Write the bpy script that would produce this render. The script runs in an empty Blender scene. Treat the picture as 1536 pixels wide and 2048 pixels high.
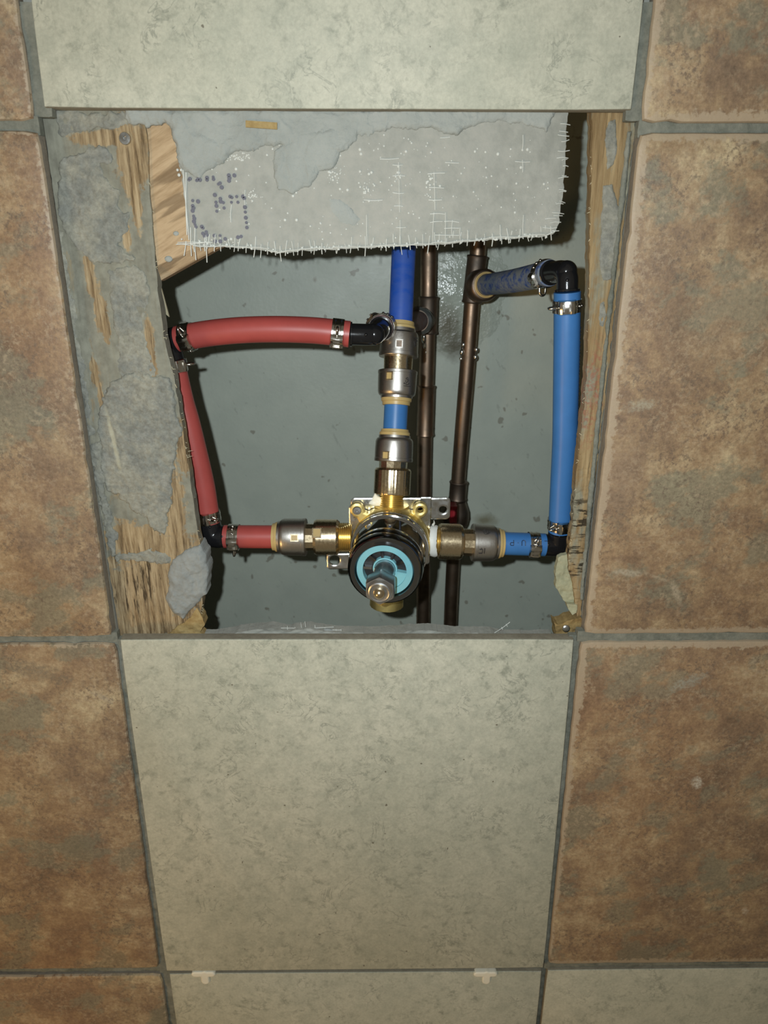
import bpy, math, random
import numpy as np
from mathutils import Vector, Matrix

SC = bpy.context.scene
COL = SC.collection
random.seed(7)
RNG = np.random.RandomState(11)

# ------------------------------------------------------------------ camera, world, lights, exposure
Z0 = 1.0                                     # height of the joint under the missing tile above the floor
FPX = 1420.0
CAM = np.array([0.01902, -0.41506, 0.24771 + Z0])
PITCH, YAW = 0.35667, 0.01014
_cp, _sp, _cy, _sy = math.cos(PITCH), math.sin(PITCH), math.cos(YAW), math.sin(YAW)
FWD = np.array([_sy * _cp, _cy * _cp, -_sp])
RIGHT = np.array([_cy, -_sy, 0.0])
DOWN = np.cross(FWD, RIGHT)

cd = bpy.data.cameras.new('camera')
co = bpy.data.objects.new('camera', cd)
COL.objects.link(co)
cd.sensor_width = 36.0
cd.sensor_fit = 'AUTO'
cd.lens = 36.0 * FPX / 2048.0
cd.clip_start = 0.01
cd.clip_end = 50
cd.dof.use_dof = True
cd.dof.focus_distance = 0.445
cd.dof.aperture_fstop = 13.0
co.matrix_world = Matrix((( RIGHT[0], -DOWN[0], -FWD[0], CAM[0]),
                          ( RIGHT[1], -DOWN[1], -FWD[1], CAM[1]),
                          ( RIGHT[2], -DOWN[2], -FWD[2], CAM[2]),
                          (0, 0, 0, 1)))
SC.camera = co

w = bpy.data.worlds.new('room_glow')
SC.world = w
w.use_nodes = True
w.node_tree.nodes['Background'].inputs[0].default_value = (1.0, 0.89, 0.68, 1)
w.node_tree.nodes['Background'].inputs[1].default_value = 0.15

fl = bpy.data.lights.new('phone_flash', 'AREA')      # the flash of the phone that took the picture
fl.shape = 'DISK'
fl.size = 0.006
fl.energy = 1.70
fl.color = (0.88, 0.965, 1.0)
flo = bpy.data.objects.new('phone_flash', fl)
COL.objects.link(flo)
fm = co.matrix_world.copy()
fp = CAM - RIGHT * 0.025 - DOWN * 0.013
fm.translation = Vector(fp)
flo.matrix_world = fm

rl = bpy.data.lights.new('room_lamp', 'AREA')        # warm lamp in the room, to the left behind the photographer
rl.shape = 'DISK'
rl.size = 0.35
rl.energy = 5.2
rl.color = (1.0, 0.60, 0.22)
rlo = bpy.data.objects.new('room_lamp', rl)
COL.objects.link(rlo)
rlo.location = (-1.10, -1.05, Z0 - 0.55)
rlo.rotation_euler = Vector((1.05, 1.05, 0.25)).to_track_quat('-Z', 'Y').to_euler()

SC.view_settings.view_transform = 'Standard'
SC.view_settings.look = 'None'
SC.view_settings.gamma = 1.0
SC.view_settings.use_curve_mapping = False
SC.view_settings.exposure = 0.0


# ------------------------------------------------------------------ picture <-> space
def ray(px, py):
    d = FWD + RIGHT * ((px - 768) / FPX) + DOWN * ((py - 1024) / FPX)
    return d


def P(px, py, Y=0.0):
    """The point of the plane at depth Y behind the tile face that is seen at this pixel of the photograph."""
    d = ray(px, py)
    return CAM + d * ((Y - CAM[1]) / d[1])


def depth(p):
    return float(np.dot(np.asarray(p) - CAM, FWD))


def on_axis(A, B, px=None, py=None):
    """Distance from A along A->B at which the line crosses a pixel column or row."""
    A = np.asarray(A, float); u = np.asarray(B, float) - A; u = u / np.linalg.norm(u)
    ax, c = (RIGHT, px - 768) if px is not None else (DOWN, py - 1024)
    a0, a1 = np.dot(A - CAM, ax), np.dot(u, ax)
    d0, d1 = np.dot(A - CAM, FWD), np.dot(u, FWD)
    return float((c * d0 - FPX * a0) / (FPX * a1 - c * d1))


# ------------------------------------------------------------------ numpy noise
_LAT = RNG.rand(256, 256)


def vnoise(x, z):
    xi = np.floor(x).astype(int); zi = np.floor(z).astype(int)
    fx = x - xi; fz = z - zi
    fx = fx * fx * (3 - 2 * fx); fz = fz * fz * (3 - 2 * fz)
    a = _LAT[xi % 256, zi % 256]; b = _LAT[(xi + 1) % 256, zi % 256]
    c = _LAT[xi % 256, (zi + 1) % 256]; d = _LAT[(xi + 1) % 256, (zi + 1) % 256]
    return (a * (1 - fx) + b * fx) * (1 - fz) + (c * (1 - fx) + d * fx) * fz


def fbm(x, z, sx, sz=None, octs=4, seed=0.0):
    sz = sz or sx
    r = 0; a = 1; t = 0
    for k in range(octs):
        r = r + a * (vnoise(x * sx * 2 ** k + seed * 17.3 + k * 31, z * sz * 2 ** k + seed * 7.1 + k * 13) - 0.5)
        t += a; a *= 0.55
    return r / t * 2


def sdf_poly(poly):
    """Signed distance (positive inside) to a polygon of (x, z)."""
    poly = np.asarray(poly, float)

    def f(x, z):
        d = np.full(x.shape, 1e9); ins = np.zeros(x.shape, bool)
        for (ax, az), (bx, bz) in zip(poly, np.roll(poly, -1, 0)):
            ex, ez = bx - ax, bz - az
            t = np.clip(((x - ax) * ex + (z - az) * ez) / (ex * ex + ez * ez + 1e-18), 0, 1)
            d = np.minimum(d, np.hypot(x - ax - t * ex, z - az - t * ez))
            hit = ((az > z) != (bz > z)) & (x < (bx - ax) * (z - az) / ((bz - az) + 1e-18) + ax)
            ins ^= hit
        return np.where(ins, d, -d)
    return f


def flat(pts, Y):
    return [(p[0], p[2]) for p in (P(x, y, Y) for x, y in pts)]


# ------------------------------------------------------------------ mesh building
class MB:
    def __init__(self):
        self.v = []; self.f = []

    def add(self, verts, faces):
        o = len(self.v)
        self.v.extend([tuple(map(float, p)) for p in verts])
        self.f.extend([tuple(i + o for i in q) for q in faces])
        return self


def basis(u):
    u = np.asarray(u, float); u = u / np.linalg.norm(u)
    a = np.array([0, 0, 1.0]) if abs(u[2]) < 0.9 else np.array([0, 1.0, 0])
    e1 = np.cross(a, u); e1 /= np.linalg.norm(e1)
    return u, e1, np.cross(u, e1)


def catmull(pts, n=8):
    pts = [np.asarray(p, float) for p in pts]
    q = [2 * pts[0] - pts[1]] + pts + [2 * pts[-1] - pts[-2]]
    out = []
    for i in range(1, len(q) - 2):
        p0, p1, p2, p3 = q[i - 1:i + 3]
        for k in range(n):
            t = k / n
            out.append(0.5 * (2 * p1 + (p2 - p0) * t + (2 * p0 - 5 * p1 + 4 * p2 - p3) * t * t + (3 * p1 - p0 - 3 * p2 + p3) * t ** 3))
    out.append(pts[-1])
    return out


def tube(mb, pts, r, n=24, caps=True):
    pts = [np.asarray(p, float) for p in pts]
    rs = r if hasattr(r, '__len__') else [r] * len(pts)
    T = [pts[min(i + 1, len(pts) - 1)] - pts[max(i - 1, 0)] for i in range(len(pts))]
    u, e1, e2 = basis(T[0])
    V = []; F = []
    for i, p in enumerate(pts):
        t = T[i] / np.linalg.norm(T[i])
        e1 = e1 - t * np.dot(e1, t); e1 /= np.linalg.norm(e1); e2 = np.cross(t, e1)
        for k in range(n):
            a = 2 * math.pi * k / n
            V.append(p + rs[i] * (math.cos(a) * e1 + math.sin(a) * e2))
    for i in range(len(pts) - 1):
        for k in range(n):
            F.append((i * n + k, i * n + (k + 1) % n, (i + 1) * n + (k + 1) % n, (i + 1) * n + k))
    if caps:
        F.append(tuple(range(n - 1, -1, -1)))
        F.append(tuple((len(pts) - 1) * n + k for k in range(n)))
    return mb.add(V, F)


def lathe(mb, A, u, prof, n=40, rot=0.0, rad=None):
    """Profile of (distance along u, radius) turned round the axis; rad(angle) may shape the section."""
    A = np.asarray(A, float); u, e1, e2 = basis(u)
    V = []; F = []
    for s, r in prof:
        for k in range(n):
            a = 2 * math.pi * k / n + rot
            q = r * (rad(a) if rad else 1.0)
            V.append(A + u * s + q * (math.cos(a) * e1 + math.sin(a) * e2))
    m = len(prof)
    for i in range(m - 1):
        for k in range(n):
            F.append((i * n + k, i * n + (k + 1) % n, (i + 1) * n + (k + 1) % n, (i + 1) * n + k))
    F.append(tuple(range(n - 1, -1, -1)))
    F.append(tuple((m - 1) * n + k for k in range(n)))
    return mb.add(V, F)


def ring(mb, A, u, prof, n=40):
    """Closed profile (a loop of (s, r)) turned round the axis: a hollow ring."""
    A = np.asarray(A, float); u, e1, e2 = basis(u)
    V = []; F = []; m = len(prof)
    for s, r in prof:
        for k in range(n):
            a = 2 * math.pi * k / n
            V.append(A + u * s + r * (math.cos(a) * e1 + math.sin(a) * e2))
    for i in range(m):
        j = (i + 1) % m
        for k in range(n):
            F.append((i * n + k, i * n + (k + 1) % n, j * n + (k + 1) % n, j * n + k))
    return mb.add(V, F)


def box(mb, c, size, X=(1, 0, 0), Y=(0, 1, 0), Z=(0, 0, 1), ch=0.0):
    """Box with its axes; ch chamfers the edges of the -Y (front) face."""
    c = np.asarray(c, float); X, Y, Z = (np.asarray(a, float) for a in (X, Y, Z)); a, b, d = [s / 2 for s in size]
    L = [(-a, b, -d), (a, b, -d), (a, b, d), (-a, b, d)]
    M = [(-a, -b + ch, -d), (a, -b + ch, -d), (a, -b + ch, d), (-a, -b + ch, d)]
    N = [(-a + ch, -b, -d + ch), (a - ch, -b, -d + ch), (a - ch, -b, d - ch), (-a + ch, -b, d - ch)]
    rings = [L, M] + ([N] if ch else [])
    V = [c + X * p[0] + Y * p[1] + Z * p[2] for q in rings for p in q]
    F = [(3, 2, 1, 0)[::-1]]
    for i in range(len(rings) - 1):
        for k in range(4):
            F.append((i * 4 + k, i * 4 + (k + 1) % 4, i * 4 + 4 + (k + 1) % 4, i * 4 + 4 + k))
    o = 4 * (len(rings) - 1)
    F.append((o, o + 1, o + 2, o + 3))
    return mb.add(V, F)


def ball(mb, c, r, n=10, m=7, sq=(1, 1, 1)):
    V = []; F = []
    for i in range(m + 1):
        th = math.pi * i / m
        for k in range(n):
            a = 2 * math.pi * k / n
            V.append((c[0] + sq[0] * r * math.sin(th) * math.cos(a), c[1] + sq[1] * r * math.sin(th) * math.sin(a), c[2] + sq[2] * r * math.cos(th)))
    for i in range(m):
        for k in range(n):
            F.append((i * n + k, (i + 1) * n + k, (i + 1) * n + (k + 1) % n, i * n + (k + 1) % n))
    return mb.add(V, F)


def plate(mb, f, bb, res, front, back, close=True):
    """A plate in the wall's plane whose outline is f(x, z) = 0; front(x, z) gives the depth of its face, back is flat."""
    x0, x1, z0, z1 = bb
    xs = np.arange(x0, x1 + res, res); zs = np.arange(z0, z1 + res, res)
    X, Z = np.meshgrid(xs, zs, indexing='ij')
    Fv = f(X, Z)
    inside = Fv > 0
    cell = inside[:-1, :-1].astype(int) + inside[1:, :-1] + inside[1:, 1:] + inside[:-1, 1:]
    keep = cell >= 2
    used = np.zeros(inside.shape, bool)
    used[:-1, :-1] |= keep; used[1:, :-1] |= keep; used[1:, 1:] |= keep; used[:-1, 1:] |= keep
    x = X.copy(); z = Z.copy()
    m = used & ~inside
    px, pz = x[m], z[m]
    e = res * 0.25
    for _ in range(4):
        v = f(px, pz); gx = (f(px + e, pz) - f(px - e, pz)) / (2 * e); gz = (f(px, pz + e) - f(px, pz - e)) / (2 * e)
        g = gx * gx + gz * gz + 1e-9
        sx = -v * gx / g; sz = -v * gz / g
        l = np.hypot(sx, sz) + 1e-12; k = np.minimum(1, res * 0.8 / l)
        px = px + sx * k; pz = pz + sz * k
    x[m] = px; z[m] = pz
    y = front(x, z) if callable(front) else np.full(x.shape, front)
    idx = -np.ones(used.shape, int); idx[used] = np.arange(used.sum())
    V = list(zip(x[used], y[used], z[used])); n = len(V)
    I, J = np.nonzero(keep)
    F = [(int(idx[i, j]), int(idx[i + 1, j]), int(idx[i + 1, j + 1]), int(idx[i, j + 1])) for i, j in zip(I, J)]
    # rim
    edges = {}
    for q in F:
        for a, b in zip(q, q[1:] + q[:1]):
            if (b, a) in edges: del edges[(b, a)]
            else: edges[(a, b)] = 1
    rim = {}
    for a, b in edges:
        for c in (a, b):
            if c not in rim:
                rim[c] = len(V); V.append((V[c][0], back, V[c][2]))
    G = [(b, a, rim[a], rim[b]) for a, b in edges]
    return mb.add(V, F + G)


def obj(name, mb, mat, parent=None, sharp=40.0, origin=None):
    v = np.array(mb.v)
    if origin is None:
        origin = (v.max(0) + v.min(0)) / 2
    me = bpy.data.meshes.new(name)
    me.from_pydata((v - origin).tolist(), [], mb.f)
    me.materials.append(mat)
    me.update()
    if sharp is not None:
        me.shade_smooth()
        me.set_sharp_from_angle(angle=math.radians(sharp))
    o = bpy.data.objects.new(name, me)
    COL.objects.link(o)
    o.location = origin
    if parent is not None:
        o.parent = parent
        o.location = Vector(origin) - root_loc(parent)
    return o


def root_loc(o):
    l = Vector((0, 0, 0))
    while o is not None:
        l = l + o.location; o = o.parent
    return l


def tag(o, label=None, cat=None, group=None, kind=None):
    if label: o['label'] = label
    if cat: o['category'] = cat
    if group: o['group'] = group
    if kind: o['kind'] = kind
    return o


def empty(name, loc, label=None, cat=None, group=None, kind=None):
    o = bpy.data.objects.new(name, None)
    o.empty_display_size = 0.01
    COL.objects.link(o)
    o.location = Vector([float(c) for c in loc])
    return tag(o, label, cat, group, kind)


# ------------------------------------------------------------------ materials
class Mat:
    def __init__(self, name, base=(.5, .5, .5), rough=.5, metal=0.0, spec=.5):
        self.m = bpy.data.materials.new(name); self.m.use_nodes = True
        self.t = self.m.node_tree; self.b = self.t.nodes['Principled BSDF']
        self.set('Base Color', base); self.set('Roughness', rough); self.set('Metallic', metal); self.set('Specular IOR Level', spec)
        self._pos = None

    def N(self, kind, **kw):
        n = self.t.nodes.new(kind)
        for k, v in kw.items(): setattr(n, k, v)
        return n

    def put(self, sock, v):
        if isinstance(v, bpy.types.NodeSocket): self.t.links.new(v, sock)
        elif isinstance(v, (tuple, list)) and len(v) == 3 and sock.type == 'RGBA': sock.default_value = (*v, 1)
        else: sock.default_value = v

    def set(self, k, v): self.put(self.b.inputs[k], v)

    @property
    def pos(self):
        if self._pos is None: self._pos = self.N('ShaderNodeNewGeometry').outputs['Position']
        return self._pos

    def gen(self): return self.N('ShaderNodeTexCoord').outputs['Generated']

    def mapped(self, stretch=(1, 1, 1), rot=(0, 0, 0), vec=None):
        v = vec or self.pos
        if any(rot):
            q = self.N('ShaderNodeMapping'); self.put(q.inputs['Vector'], v); q.inputs['Rotation'].default_value = rot; v = q.outputs[0]
        n = self.N('ShaderNodeMapping'); self.put(n.inputs['Vector'], v); n.inputs['Scale'].default_value = stretch
        return n.outputs[0]

    def noise(self, scale, detail=5, rough=.55, vec=None, dist=0.0):
        n = self.N('ShaderNodeTexNoise'); self.put(n.inputs['Vector'], vec or self.pos)
        n.inputs['Scale'].default_value = scale; n.inputs['Detail'].default_value = detail
        n.inputs['Roughness'].default_value = rough; n.inputs['Distortion'].default_value = dist
        return n.outputs['Fac']

    def vor(self, scale, vec=None, feature='F1'):
        n = self.N('ShaderNodeTexVoronoi', feature=feature); self.put(n.inputs['Vector'], vec or self.pos)
        n.inputs['Scale'].default_value = scale
        return n.outputs['Distance']

    def ramp(self, s, *stops):
        n = self.N('ShaderNodeValToRGB'); self.put(n.inputs[0], s)
        e = n.color_ramp.elements
        while len(e) < len(stops): e.new(0.5)
        for k, (p, c) in zip(e, stops):
            k.position = p; k.color = (c, c, c, 1) if not isinstance(c, tuple) else (*c, 1)
        return n.outputs[0]

    def mix(self, f, a, b, mode='MIX'):
        n = self.N('ShaderNodeMix', data_type='RGBA', blend_type=mode)
        self.put(n.inputs[0], f); self.put(n.inputs[6], a); self.put(n.inputs[7], b)
        return n.outputs[2]

    def math(self, op, a, b=0.0, c=None):
        n = self.N('ShaderNodeMath', operation=op); self.put(n.inputs[0], a); self.put(n.inputs[1], b)
        if c is not None: self.put(n.inputs[2], c)
        return n.outputs[0]

    def sep(self, v):
        n = self.N('ShaderNodeSeparateXYZ'); self.put(n.inputs[0], v); return n.outputs

    def blob(self, c, rx, rz, amt=.6, scale=60, soft=.35, rot=0.0, detail=5):
        """Ragged elliptical mask round a place on the wall."""
        x, y, z = self.sep(self.pos)
        dx = self.math('SUBTRACT', x, float(c[0])); dz = self.math('SUBTRACT', z, float(c[2]))
        ca, sa = math.cos(rot), math.sin(rot)
        ex = self.math('ADD', self.math('MULTIPLY', dx, ca / rx), self.math('MULTIPLY', dz, sa / rx))
        ez = self.math('ADD', self.math('MULTIPLY', dx, -sa / rz), self.math('MULTIPLY', dz, ca / rz))
        d = self.math('SQRT', self.math('ADD', self.math('MULTIPLY', ex, ex), self.math('MULTIPLY', ez, ez)))
        nz = self.math('MULTIPLY', self.math('SUBTRACT', self.noise(scale, detail, .65), .5), amt * 2)
        d = self.math('ADD', d, nz)
        return self.ramp(d, (max(0.0, .75 - soft), 1.0), (.75 + soft * .2, 0.0))

    def bump(self, h, strength=.3, dist=.001):
        n = self.N('ShaderNodeBump'); n.inputs['Strength'].default_value = strength; n.inputs['Distance'].default_value = dist
        self.put(n.inputs['Height'], h); self.set('Normal', n.outputs[0])
        return self


def edge_mask(M, wide, size=.303, jag=.004, scale=140):
    """1 near the outline of a tile, with a ragged inner border."""
    x, y, z = M.sep(M.gen())
    mx = M.math('MINIMUM', x, M.math('SUBTRACT', 1.0, x)); mz = M.math('MINIMUM', z, M.math('SUBTRACT', 1.0, z))
    d = M.math('MULTIPLY', M.math('MINIMUM', mx, mz), size)
    n = M.math('MULTIPLY', M.math('SUBTRACT', M.noise(scale, 6, .65), .5), jag * 2)
    n2 = M.math('MULTIPLY', M.math('SUBTRACT', M.noise(14, 2, .5), .5), wide * 1.6)
    left = M.math('MULTIPLY', M.math('LESS_THAN', M.sep(M.pos)[0], 0.0), .0034)      # the left column's rims are thinner
    d = M.math('ADD', M.math('ADD', M.math('ADD', d, left), n), n2)
    return M.ramp(M.math('DIVIDE', d, wide * 2), (.42, 1.0), (.58, 0.0))


# brown stoneware tile
M = Mat('brown_stoneware', rough=.48, spec=.35)
big = M.noise(14, 12, .68, dist=.2)
fine = M.noise(85, 10, .78)
sel = M.math('ADD', M.math('MULTIPLY', big, .62), M.math('MULTIPLY', fine, .38))
c = M.ramp(sel, (.38, (0.176, 0.123, 0.082)), (.46, (0.267, 0.181, 0.114)), (.51, (0.345, 0.237, 0.139)), (.56, (0.436, 0.324, 0.196)), (.62, (0.585, 0.474, 0.291)))
gr = M.math('MULTIPLY', M.ramp(M.noise(17, 12, .68, vec=M.mapped((1, 1, 1.3), (0, .4, 0))), (.52, 0.0), (.57, 1.0)), .65)
c = M.mix(gr, c, (0.227, 0.226, 0.163))
rd = M.ramp(M.noise(6, 3, .5), (.45, 0.0), (.7, .55))
c = M.mix(rd, c, M.mix(.35, c, (0.429, 0.197, 0.078)))
mo = M.math('MULTIPLY', M.ramp(M.noise(260, 8, .75), (.50, 0.0), (.56, .42)), M.ramp(M.noise(38, 5, .6), (.44, 0.0), (.58, 1.0)))
c = M.mix(mo, c, (.50, .39, .26))
md = M.math('MULTIPLY', M.ramp(M.noise(300, 8, .75, vec=M.mapped((1, 1, 1), (0, 1, 0))), (.51, 0.0), (.57, .7)), M.ramp(M.noise(30, 5, .6, vec=M.mapped((1, 1, 1), (0, 2, 0))), (.46, 0.0), (.58, 1.0)))
c = M.mix(md, c, (.17, .125, .09))
sp = M.ramp(M.noise(420, 3, .7), (.35, .82), (.65, 1.12))
c = M.mix(1.0, c, sp, 'MULTIPLY')
em = edge_mask(M, .0046, jag=.0075, scale=240)
c = M.mix(M.math('MULTIPLY', em, .80), c, M.mix(M.noise(120, 6, .7), (0.468, 0.380, 0.256), (.47, .37, .27)))
for px, py, rx, rz, rot, amt, col, k in ((1375, 1365, .019, .0055, .45, .7, (.36, .35, .28), .75), (1395, 1565, .0055, .006, 0, .8, (.62, .58, .48), .9),
                                    (1490, 1822, .003, .0045, .3, .8, (.60, .52, .40), .9), (1283, 810, .012, .004, .1, .9, (.42, .38, .28), .8),
                                    (1255, 1146, .014, .0028, -.12, .5, (.46, .40, .30), .8), (1352, 1185, .003, .012, .45, .7, (.46, .38, .27), .8), (1316, 1155, .012, .0015, -.35, .6, (.44, .36, .25), .7),
                                    (205, 1395, .010, .0025, -.6, 1.0, (.36, .33, .27), .45), (95, 868, .006, .005, 0, .9, (.17, .15, .11), .7), (1450, 640, .04, .03, .2, .9, (.40, .30, .19), .45),
                                    (60, 1340, .035, .008, -.3, 1.0, (.17, .15, .11), .6), (1240, 955, .018, .03, .2, .9, (.37, .27, .18), .5)):
    c = M.mix(M.math('MULTIPLY', M.math('MULTIPLY', M.blob(P(px, py), rx * 1.15, rz * 1.25, amt * 1.2, 240, .45, rot, 8), M.ramp(M.noise(520, 6, .75), (.40, .25), (.56, 1.0))), k), c, col)
M.set('Base Color', c)
M.set('Roughness', M.ramp(fine, (.3, .42), (.7, .6)))
M.bump(M.math('ADD', M.math('MULTIPLY', fine, .6), M.noise(700, 2, .5)), .22, .0006)
BROWN = M.m

# cream tile with grey green mottling
M = Mat('cream_stoneware', rough=.55, spec=.3)
n1 = M.noise(9, 4, .5)
c = M.ramp(n1, (.35, (.520, .520, .415)), (.65, (.600, .590, .475)))
v = M.noise(120, 10, .74, vec=M.mapped((1, 1, 1), (0, .5, 0)), dist=.25)
blot = M.ramp(M.noise(22, 5, .6), (.40, 0.0), (.62, 1.0))
vein = M.math('MULTIPLY', M.ramp(v, (.36, 1.0), (.50, 0.0)), M.math('ADD', M.math('MULTIPLY', blot, .80), .16))
c = M.mix(M.math('MULTIPLY', M.ramp(M.noise(60, 9, .70, dist=.15), (.38, 1.0), (.56, 0.0)), .46), c, (.37, .39, .315))
c = M.mix(M.math('MULTIPLY', vein, .78), c, (.245, .260, .205))
rid = M.math('ABSOLUTE', M.math('SUBTRACT', M.noise(55, 8, .6, dist=1.2), .5))
hair = M.math('MULTIPLY', M.ramp(rid, (.0, 1.0), (.022, 0.0)), M.ramp(M.noise(30, 3), (.50, 0.0), (.60, .65)))
c = M.mix(hair, c, (.23, .245, .20))
sp = M.ramp(M.noise(520, 3, .7), (.3, .88), (.7, 1.07))
c = M.mix(1.0, c, sp, 'MULTIPLY')
pit = M.ramp(M.noise(230, 1, .5), (.205, 1.0), (.22, 0.0))
c = M.mix(M.math('MULTIPLY', pit, .8), c, (.12, .10, .07))
M.set('Base Color', c)
M.bump(M.noise(600, 3, .6), .12, .0005)
CREAM = M.m


def grainy(name, cols, scale=240, rough=.9, strength=.5, dist=.0008, lo=.35, hi=.65):
    M = Mat(name, rough=rough, spec=.2)
    n = M.noise(scale, 8, .7); b = M.noise(scale * .12, 4, .6)
    s = M.math('ADD', M.math('MULTIPLY', n, .5), M.math('MULTIPLY', b, .5))
    M.set('Base Color', M.ramp(s, (lo, cols[0]), ((lo + hi) / 2, cols[1]), (hi, cols[2])))
    M.bump(M.noise(scale * 2.2, 6, .7), strength, dist)
    return M.m


GROUT = grainy('grey_grout', ((.13, .14, .115), (.215, .222, .185), (.30, .30, .25)))
_M = Mat('dry_grey_mortar', rough=.92, spec=.15)
_p = _M.noise(48, 7, .62); _g = _M.noise(330, 6, .72)
_c = _M.mix(_M.ramp(_p, (.42, 0.0), (.56, 1.0)), (.250, .255, .225), (.330, .322, .265))
_c = _M.mix(_M.ramp(_M.noise(70, 6, .6, vec=_M.mapped((1, 1, 1), (0, 1.3, 0))), (.50, 0.0), (.60, .6)), _c, (.275, .278, .250))
_c = _M.mix(1.0, _c, _M.ramp(_g, (.32, .72), (.68, 1.24)), 'MULTIPLY')
_c = _M.mix(_M.math('MULTIPLY', _M.blob(P(226, 880, .010), .0022, .030, .5, 150, .4, .10), .6), _c, (.56, .54, .40))
_M.set('Base Color', _c); _M.bump(_M.math('ADD', _g, _M.math('MULTIPLY', _p, 2.2)), .55, .0011)
MORTAR = _M.m
LUMP = grainy('bluish_mortar', ((.23, .245, .235), (.31, .325, .31), (.38, .39, .365)), 180, strength=.6)
SMEAR = grainy('pale_mortar', ((.33, .35, .325), (.39, .41, .38), (.44, .452, .42)), 60, strength=.8, dist=.0016)
BACKER = grainy('cement_backer', ((.31, .315, .28), (.39, .392, .350), (.455, .445, .395)), 110, strength=.7)
TILE_BODY = grainy('tile_biscuit', ((.16, .14, .11), (.22, .19, .15), (.27, .235, .18)), 300)
FLAP = grainy('torn_paper_face', ((.30, .30, .19), (.42, .42, .28), (.52, .50, .33)), 260)
CHUNK = grainy('ochre_wood_chunk', ((.20, .13, .055), (.36, .25, .105), (.50, .38, .18)), 170)
BOUNCE_LINING = grainy('bounce_lining', ((.55, .56, .52), (.60, .60, .56), (.64, .64, .60)), 60)  # invented pale lining, bounces light inside the cavity to lift its shadows


def wood(name, film, gx=1.0, gz=.06, cols=((.17, .115, .055), (.30, .215, .11), (.44, .33, .17)), rot=0.0, filmcol=(.275, .28, .235), amount=.9):
    M = Mat(name, rough=.85, spec=.2)
    g = M.noise(260, 7, .68, vec=M.mapped((gx, 1, gz), (0, rot, 0)))
    c = M.ramp(g, (.33, cols[0]), (.5, cols[1]), (.66, cols[2]))
    if film:
        fn = M.noise(34, 10, .62, vec=M.mapped((1.5, 1, .45)))
        fc = M.mix(M.ramp(M.noise(140, 6, .6), (.35, 0.0), (.65, 1.0)), tuple(k * .78 for k in filmcol), tuple(k * 1.16 for k in filmcol))
        mask = M.math('MULTIPLY', M.ramp(fn, (film - .05, 1.0), (film + .02, 0.0)), amount)
        c = M.mix(mask, c, fc)
    M.set('Base Color', c)
    M.bump(M.math('ADD', g, M.math('MULTIPLY', M.noise(900, 3), .3)), .55, .0008)
    return M, c


M, c = wood('mortar_stained_plywood', .66, cols=((.20, .135, .065), (.32, .225, .115), (.43, .32, .17)), filmcol=(.265, .265, .215), amount=.95)
# bare orange wood low on the strip
low = M.ramp(M.sep(M.pos)[2], (0, 1), (1, 0))
x, y, z = M.sep(M.pos)
lm = M.ramp(M.math('ADD', z, M.math('MULTIPLY', M.noise(60, 4), .05)), (Z0 + .005, 1.0), (1.0, 1.0))
for px, py, rx, rz in ((215, 277, .024, .0050), (258, 320, .0085, .026), (278, 300, .006, .02), (272, 400, .0035, .02), (180, 555, .0035, .016), (200, 620, .0045, .016), (212, 655, .003, .012), (300, 690, .0035, .018), (305, 735, .003, .010), (188, 745, .003, .011), (200, 790, .002, .010), (300, 1090, .040, .016), (345, 1010, .010, .035), (300, 1190, .05, .036), (252, 470, .003, .010), (250, 1080, .018, .016), (285, 1250, .05, .012), (368, 900, .006, .02)):
    c = M.mix(M.math('MULTIPLY', M.blob(P(px, py, .011), rx * 1.2, rz * 1.2, .85, 170, .16, 0, 8), .92), c,
              M.ramp(M.noise(480, 8, .72, vec=M.mapped((1, 1, .07))), (.36, (.14, .095, .050)), (.44, (.265, .185, .10)), (.52, (.375, .275, .155)), (.64, (.52, .40, .24))))
cr = M.math('MULTIPLY', M.ramp(M.noise(300, 5, .65, vec=M.mapped((1, 1, .10))), (.40, 1.0), (.46, 0.0)), M.blob(P(300, 1170, .011), .06, .045, .4, 90, .3))
c = M.mix(M.math('MULTIPLY', cr, .85), c, (.035, .024, .014))
M.set('Base Color', c)
PLY_L = M.m
M, c = wood('weathered_plywood', .44, cols=((.20, .13, .06), (.32, .225, .115), (.44, .33, .18)), filmcol=(.29, .285, .215))
x, y, z = M.sep(M.pos)
rd = M.math('MULTIPLY', M.blob(P(1185, 790, .011), .012, .045, .8, 160, .3), M.ramp(M.noise(420, 6, .7), (.45, 0.0), (.6, 1.0)))
c = M.mix(M.math('MULTIPLY', rd, .7), c, (.33, .13, .085))
ck = M.math('MULTIPLY', M.ramp(M.noise(200, 4, .6, vec=M.mapped((.25, 1, 1.2))), (.40, 1.0), (.46, 0.0)), M.blob(P(1158, 1080, .011), .02, .055, .3, 70, .3))
c = M.mix(M.math('MULTIPLY', ck, .9), c, (.03, .022, .014))
M.set('Base Color', c)
PLY_R = M.m
M, c = wood('strand_plywood', 0, 1.0, .12, ((.36, .245, .135), (.52, .375, .225), (.60, .445, .275)), rot=-1.05)
st = M.ramp(M.noise(120, 3, .5, vec=M.mapped((1.0, 1, .16), (0, -1.12, 0))), (.37, 1.0), (.42, 0.0))
c = M.mix(M.math('MULTIPLY', st, .6), c, (.17, .115, .065))
M.set('Base Color', c)
GUSSET = M.m

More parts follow.
